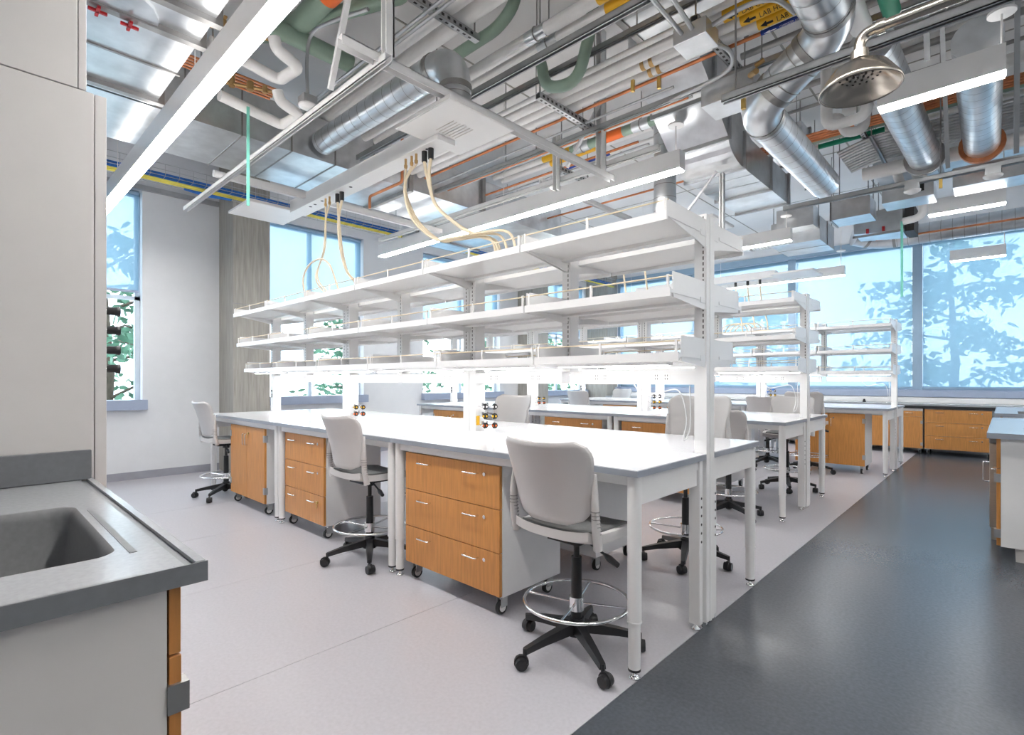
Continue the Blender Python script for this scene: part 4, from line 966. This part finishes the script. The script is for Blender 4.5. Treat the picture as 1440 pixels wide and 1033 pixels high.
strut_y('perforated trapeze behind the second service hoses', -3.55, 4.5, 5.4, 3.58, holes=True, rods=(4.55, 5.35), w=.05)
strut_y('trapeze under the copper pipes near the windows', -1.05, 5.95, 6.6, 3.76, holes=True, rods=(5.97, 6.58))
strut_y('flat strap under the conduit bundle', -.98, 6.25, 7.14, 3.70, rods=(6.27, 7.12), w=.03)
strut_y('white frame rail crossing above the diffuser', -2.68, 1.45, 4.2, 3.15, 'white_steel', .055, group='white frame', name='frame_rail', cat='frame')
strut_y('white frame rail crossing at the wall end', -5.2, 1.7, 4.2, 3.15, 'white_steel', .055, group='white frame', name='frame_rail', cat='frame')
strut_y('white frame rail behind the second pendant', -3.55, 4.2, 6.0, 3.36, 'white_steel', .05, group='white frame', name='frame_rail', cat='frame')
def post_v(label, x, y, z0, z1, m='white_steel', w=.055, group='white frame posts'):
    t = tag(MB().box((x - w / 2, y - w / 2, z0), (x - w / 2 + .01, y + w / 2, z1)).box((x + w / 2 - .01, y - w / 2, z0), (x + w / 2, y + w / 2, z1)).box((x - w / 2, y + w / 2 - .01, z0), (x + w / 2, y + w / 2, z1)).build('frame_post', m), label, 'frame', group); return t
post_v('white frame post dropping from the slab beside the service hoses', -3.28, 4.12, 3.20, 3.75)
post_v('white frame post dropping from the slab at the end of the second pendant rail', -2.75, 4.12, 3.20, SLAB, w=.07)
post_v('white frame post dropping from the slab at the corner of the first frame rail', -2.62, 1.72, 3.18, SLAB)
post_v('white post rising from the aisle-end rack post to the duct', -1.95, 4.95, 2.6, 3.25, w=.04)
def brace(label, a, b, m='white_steel', w=.022, group='diagonal braces'):
    return tag(MB().tube([a, b], w, 4, sm=False).build('brace', m), label, 'brace', group)
brace('white diagonal brace leaning over the first frame rail', (-3.15, 1.64, 3.16), (-2.62, 1.64, 4.3))
brace('white diagonal brace beside the yellow-capped frame corner', (-3.1, 4.06, 3.36), (-2.45, 4.06, 4.2), w=.018)
brace('white diagonal brace below the offset duct', (-2.45, 4.9, 2.75), (-2.0, 4.95, 3.28), w=.014)
for a, b, lab in (((-.37, 3.9, SLAB), (-.37, 4.30, 3.36), 'grey strut brace ending at the short pendant beside the shower head'),
                  ((-.37, 5.1, SLAB), (-.37, 5.93, 3.15), 'grey strut brace between the two flanged spiral ducts'),
                  ((.06, 5.1, SLAB), (.06, 5.93, 3.15), 'grey strut brace beside the rusty-flanged spiral duct')):
    brace(lab, a, b, 'strut', .022, 'grey strut braces')
random.seed(33)
for k in range(34):
    x = random.uniform(-4.8, .6); y = random.uniform(2.2, 9.0); z = random.uniform(3.6, 4.1)
    if 2.34 < y < 2.68 or 2.74 < y < 3.27 or 3.31 < y < 3.86 or (-2.42 < x < -1.74 and 3.9 < y < 6.55): continue   # pipes and ducts run here
    tag(MB().cyl((x, y, z), (x, y, SLAB), .005, n=6).cyl((x, y, z), (x, y, z + .02), .012, n=6).build('threaded_rod', 'galv_dark'), 'thin threaded rod hanging from the slab among the pipes', 'rod', 'hanging threaded rods')
# open bottom channel duct (half round light trough)
t = thing('rectangular_duct', 'galvanized duct with a rolled edge above the lab water pipes', 'duct', (0, 0, 0))
MB().prism([(3.36, 4.05), (3.42, 3.98), (3.74, 3.98), (3.80, 4.05), (3.80, 4.3), (3.36, 4.3)], 0, -2.10, XB).build('duct_shell', 'galvanized', t)
MB().box((-2.13, 3.34, 3.97), (-2.08, 3.82, 4.32)).build('flange', 'galv_dark', t)
rect_duct('dark galvanized duct high above the dark aisle', [((-1.2, 7.76, 3.85), (XB, 8.4, 4.25))], [((-.6, 7.74, 3.82), (-.55, 8.32, 4.27))])
rect_duct('dark galvanized duct high behind the zigzag duct', [((-2.08, 6.7, 3.95), (-1.72, 7.4, 4.3))], [((-2.10, 7.0, 3.92), (-1.70, 7.05, 4.33))])
# boxes, detectors, conduits
t = tag(MB().box((-1.68, 3.86, 3.36), (-1.30, 4.14, 3.52)).build('junction_box', 'galvanized', bevel=.004), 'large galvanized junction box above the offset duct', 'junction box')
MB().tube(rpath([(-1.30, 4.0, 3.45), (-1.15, 4.0, 3.45), (-1.1, 4.0, 3.48), (-.95, 4.0, 3.48)], .06, 4), .022, 8).build('black_conduit', 'black_plastic', t)
MB().cyl((-1.32, 3.86, 3.46), (-1.26, 3.80, 3.44), .02).cyl((-1.28, 3.84, 3.5), (-1.22, 3.84, 3.52), .016).build('gland', 'brass', t)
t = tag(MB().box((-1.58, 3.20, 3.47), (-1.36, 3.40, 3.575)).build('junction_box', 'galvanized', bevel=.004), 'small galvanized junction box on the lab water trapeze with looping conduits', 'junction box')
for pts in ([(-1.36, 3.3, 3.56), (-1.15, 3.3, 3.58), (-1.0, 3.34, 3.56), (-.92, 3.45, 3.50)], [(-1.47, 3.40, 3.55), (-1.36, 3.55, 3.52), (-1.40, 3.72, 3.50), (-1.58, 3.78, 3.48), (-1.9, 3.8, 3.47)], [(-1.45, 3.2, 3.53), (-1.40, 2.6, 3.53), (-1.38, 1.8, 3.53)], [(-1.52, 3.2, 3.53), (-1.50, 2.6, 3.53), (-1.48, 1.8, 3.53)]):
    MB().tube(spline(pts, 6), .015, 8).build('conduit_arm', 'strut', t)
for x, y, z, lab in ((-3.70, 1.75, 3.30, 'white smoke detector under a grey box by the white valve loops'), (-.62, 5.95, 3.02, 'white disc detector under the strut rail near the flanged duct'), (-.08, 5.95, 3.01, 'white disc detector under the strut rail beside the rusty flange')):
    t = thing('smoke_detector', lab, 'detector', (x, y, z), group='round detectors')
    MB().lathe([(0, -.03), (.03, -.03), (.062, -.012), (.065, 0), (0, 0)], n=20).build('disc', 'white_steel', t)
    MB().box((-.05, -.05, .0), (.05, .05, .06)).build('back_box', 'strut', t)
    if x < -3: MB().tube(spline([(0, 0, .06), (-.01, 0, .35), (.04, .02, .52), (.3, .05, .5), (.62, .12, .46)], 6), .013, 8).build('conduit_arm', 'strut', t)
for x, y, z in ((-2.12, 3.62, 3.59), (-1.95, 3.72, 3.59), (-.42, 5.95, 3.03), (-1.2, 3.39, 3.04)):
    tag(MB().box((x - .012, y - .012, z - .04), (x + .012, y + .012, z + .05)).build('hanging_tag', 'gold'), 'small brass-coloured tag hanging among the pipes', 'tag', 'hanging brass tags')
# safety shower
t = thing('safety_shower', 'brushed metal safety shower head on a horizontal pipe above the aisle', 'shower', (-.375, 2.18, 2.325))
MB().lathe([(.0, .105), (.022, .105), (.03, .09), (.045, .080), (.085, .066), (.122, .012), (.127, -.004), (.124, -.006), (.118, .0), (.072, .044), (.0, .048)], n=40).build('shower_head', 'nickel', t)
ho = MB()
for r_, k_ in ((.018, 6), (.038, 12), (.06, 18)):
    for j in range(k_): a = 2 * PI * j / k_; ho.cyl((r_ * math.cos(a), r_ * math.sin(a), .049), (r_ * math.cos(a), r_ * math.sin(a), .0435), .004, n=6)
tag(ho.build('spray_holes', 'dark_iron', t), kind='stuff')
MB().tube(rpath([(0, 0, .10), (0, 0, .19), (3.3, 0, .19)], .05, 6), .018, 14).build('supply_pipe', 'nickel', t)
MB().cyl((0, 0, .10), (0, 0, .13), .028, n=14).build('coupling', 'nickel', t)
MB().cyl((.05, 0, .19), (.075, 0, .19), .024, n=14).build('coupling', 'nickel', t)
cl = MB().box((.36, -.022, .16), (.41, .022, .165)).box((.36, -.022, .165), (.41, -.018, .26)).box((.36, .018, .165), (.41, .022, .26)).build('clevis_hanger', 'strut', t)
MB().cyl((.385, 0, .26), (.385, 0, 2.2), .006, n=6).build('hanger_rod', 'strut', cl)
# cable tray by the left wall
t = thing('cable_tray', 'wire mesh cable tray along the top of the left wall', 'cable tray', (0, 0, 0))
tx0, tx1, tz = -7.66, -7.32, 3.74
b = MB()
for x in (tx0, (tx0 + tx1) / 2, tx1): b.cyl((x, -1.5, tz), (x, 11.6, tz), .004, n=5)
for z in (tz + .07, tz + .14): b.cyl((tx0, -1.5, z), (tx0, 11.6, z), .004, n=5); b.cyl((tx1, -1.5, z), (tx1, 11.6, z), .004, n=5)
b.build('long_wires', 'strut', t)
cw = MB().tube([(tx0, 0, tz + .14), (tx0, 0, tz - .004), (tx1, 0, tz - .004), (tx1, 0, tz + .14)], .003, 4, sm=False).mesh('cross_wire', 'strut')
for k in range(88): ob('cross_wire', cw, t, (0, -1.4 + .148 * k, 0))
for k in range(9):
    yy = [-1.4 + 1.3 * i for i in range(11)]
    x = tx1 - .03 - .026 * (k % 5); z = tz + .014 + .020 * (k // 5)
    tag(MB().tube(spline([(x + random.uniform(-.003, .003), y, z) for y in yy], 3), .0085, 6).build('data_cable', 'cable_blue'), 'blue data cable lying in the wire mesh tray', 'cable', 'blue data cables')
for k in range(3):
    tag(MB().tube(spline([(tx1 - .01 - .03 * k, -1.4 + 1.3 * i, tz - .05 + random.uniform(-.008, .008)) for i in range(11)], 3), .012, 6).build('data_cable', 'cable_yellow'), 'yellow cable slung below the wire mesh tray', 'cable', 'yellow cables')
tag(MB().tube([(-7.50, 1.95, 3.70), (-7.50, 2.2, 3.69), (-7.50, 2.5, 3.70)], [.02, .035, .02], 8).build('cable_sleeve', 'cable_blue'), 'blue fabric sleeve slung under the wire mesh tray', 'cable')
tag(MB().box((XL + .001, -1, 3.80), (XL + .06, 2.59, 3.86)).build('curtain_rail', 'strut'), 'grey metal rail along the head of the left wall', 'rail')
pipe('white_tube', 'plain white tube hanging below the cross duct', [(-5.75, 1.75, 3.36), (-5.75, 4.22, 3.36)], .035, 'white_steel', cat='tube')
for y in (2.1, 3.9): tag(MB().cyl((-5.75, y, 3.39), (-5.75, y, 3.5), .005, n=6).build('hanger_rod', 'strut'), 'short rod holding the white tube', 'rod', 'white tube rods')
# extra things on the window counter
tag(MB().tube(spline([(-3.9, 11.75, .90), (-3.7, 11.8, 1.05), (-3.55, 11.8, 1.1), (-3.75, 11.75, 1.0), (-3.6, 11.7, .915), (-3.4, 11.75, .90)], 6), .012, 6).build('cable_coil', 'cable_blue'), 'tangle of dark blue cable standing on the window counter', 'cable')
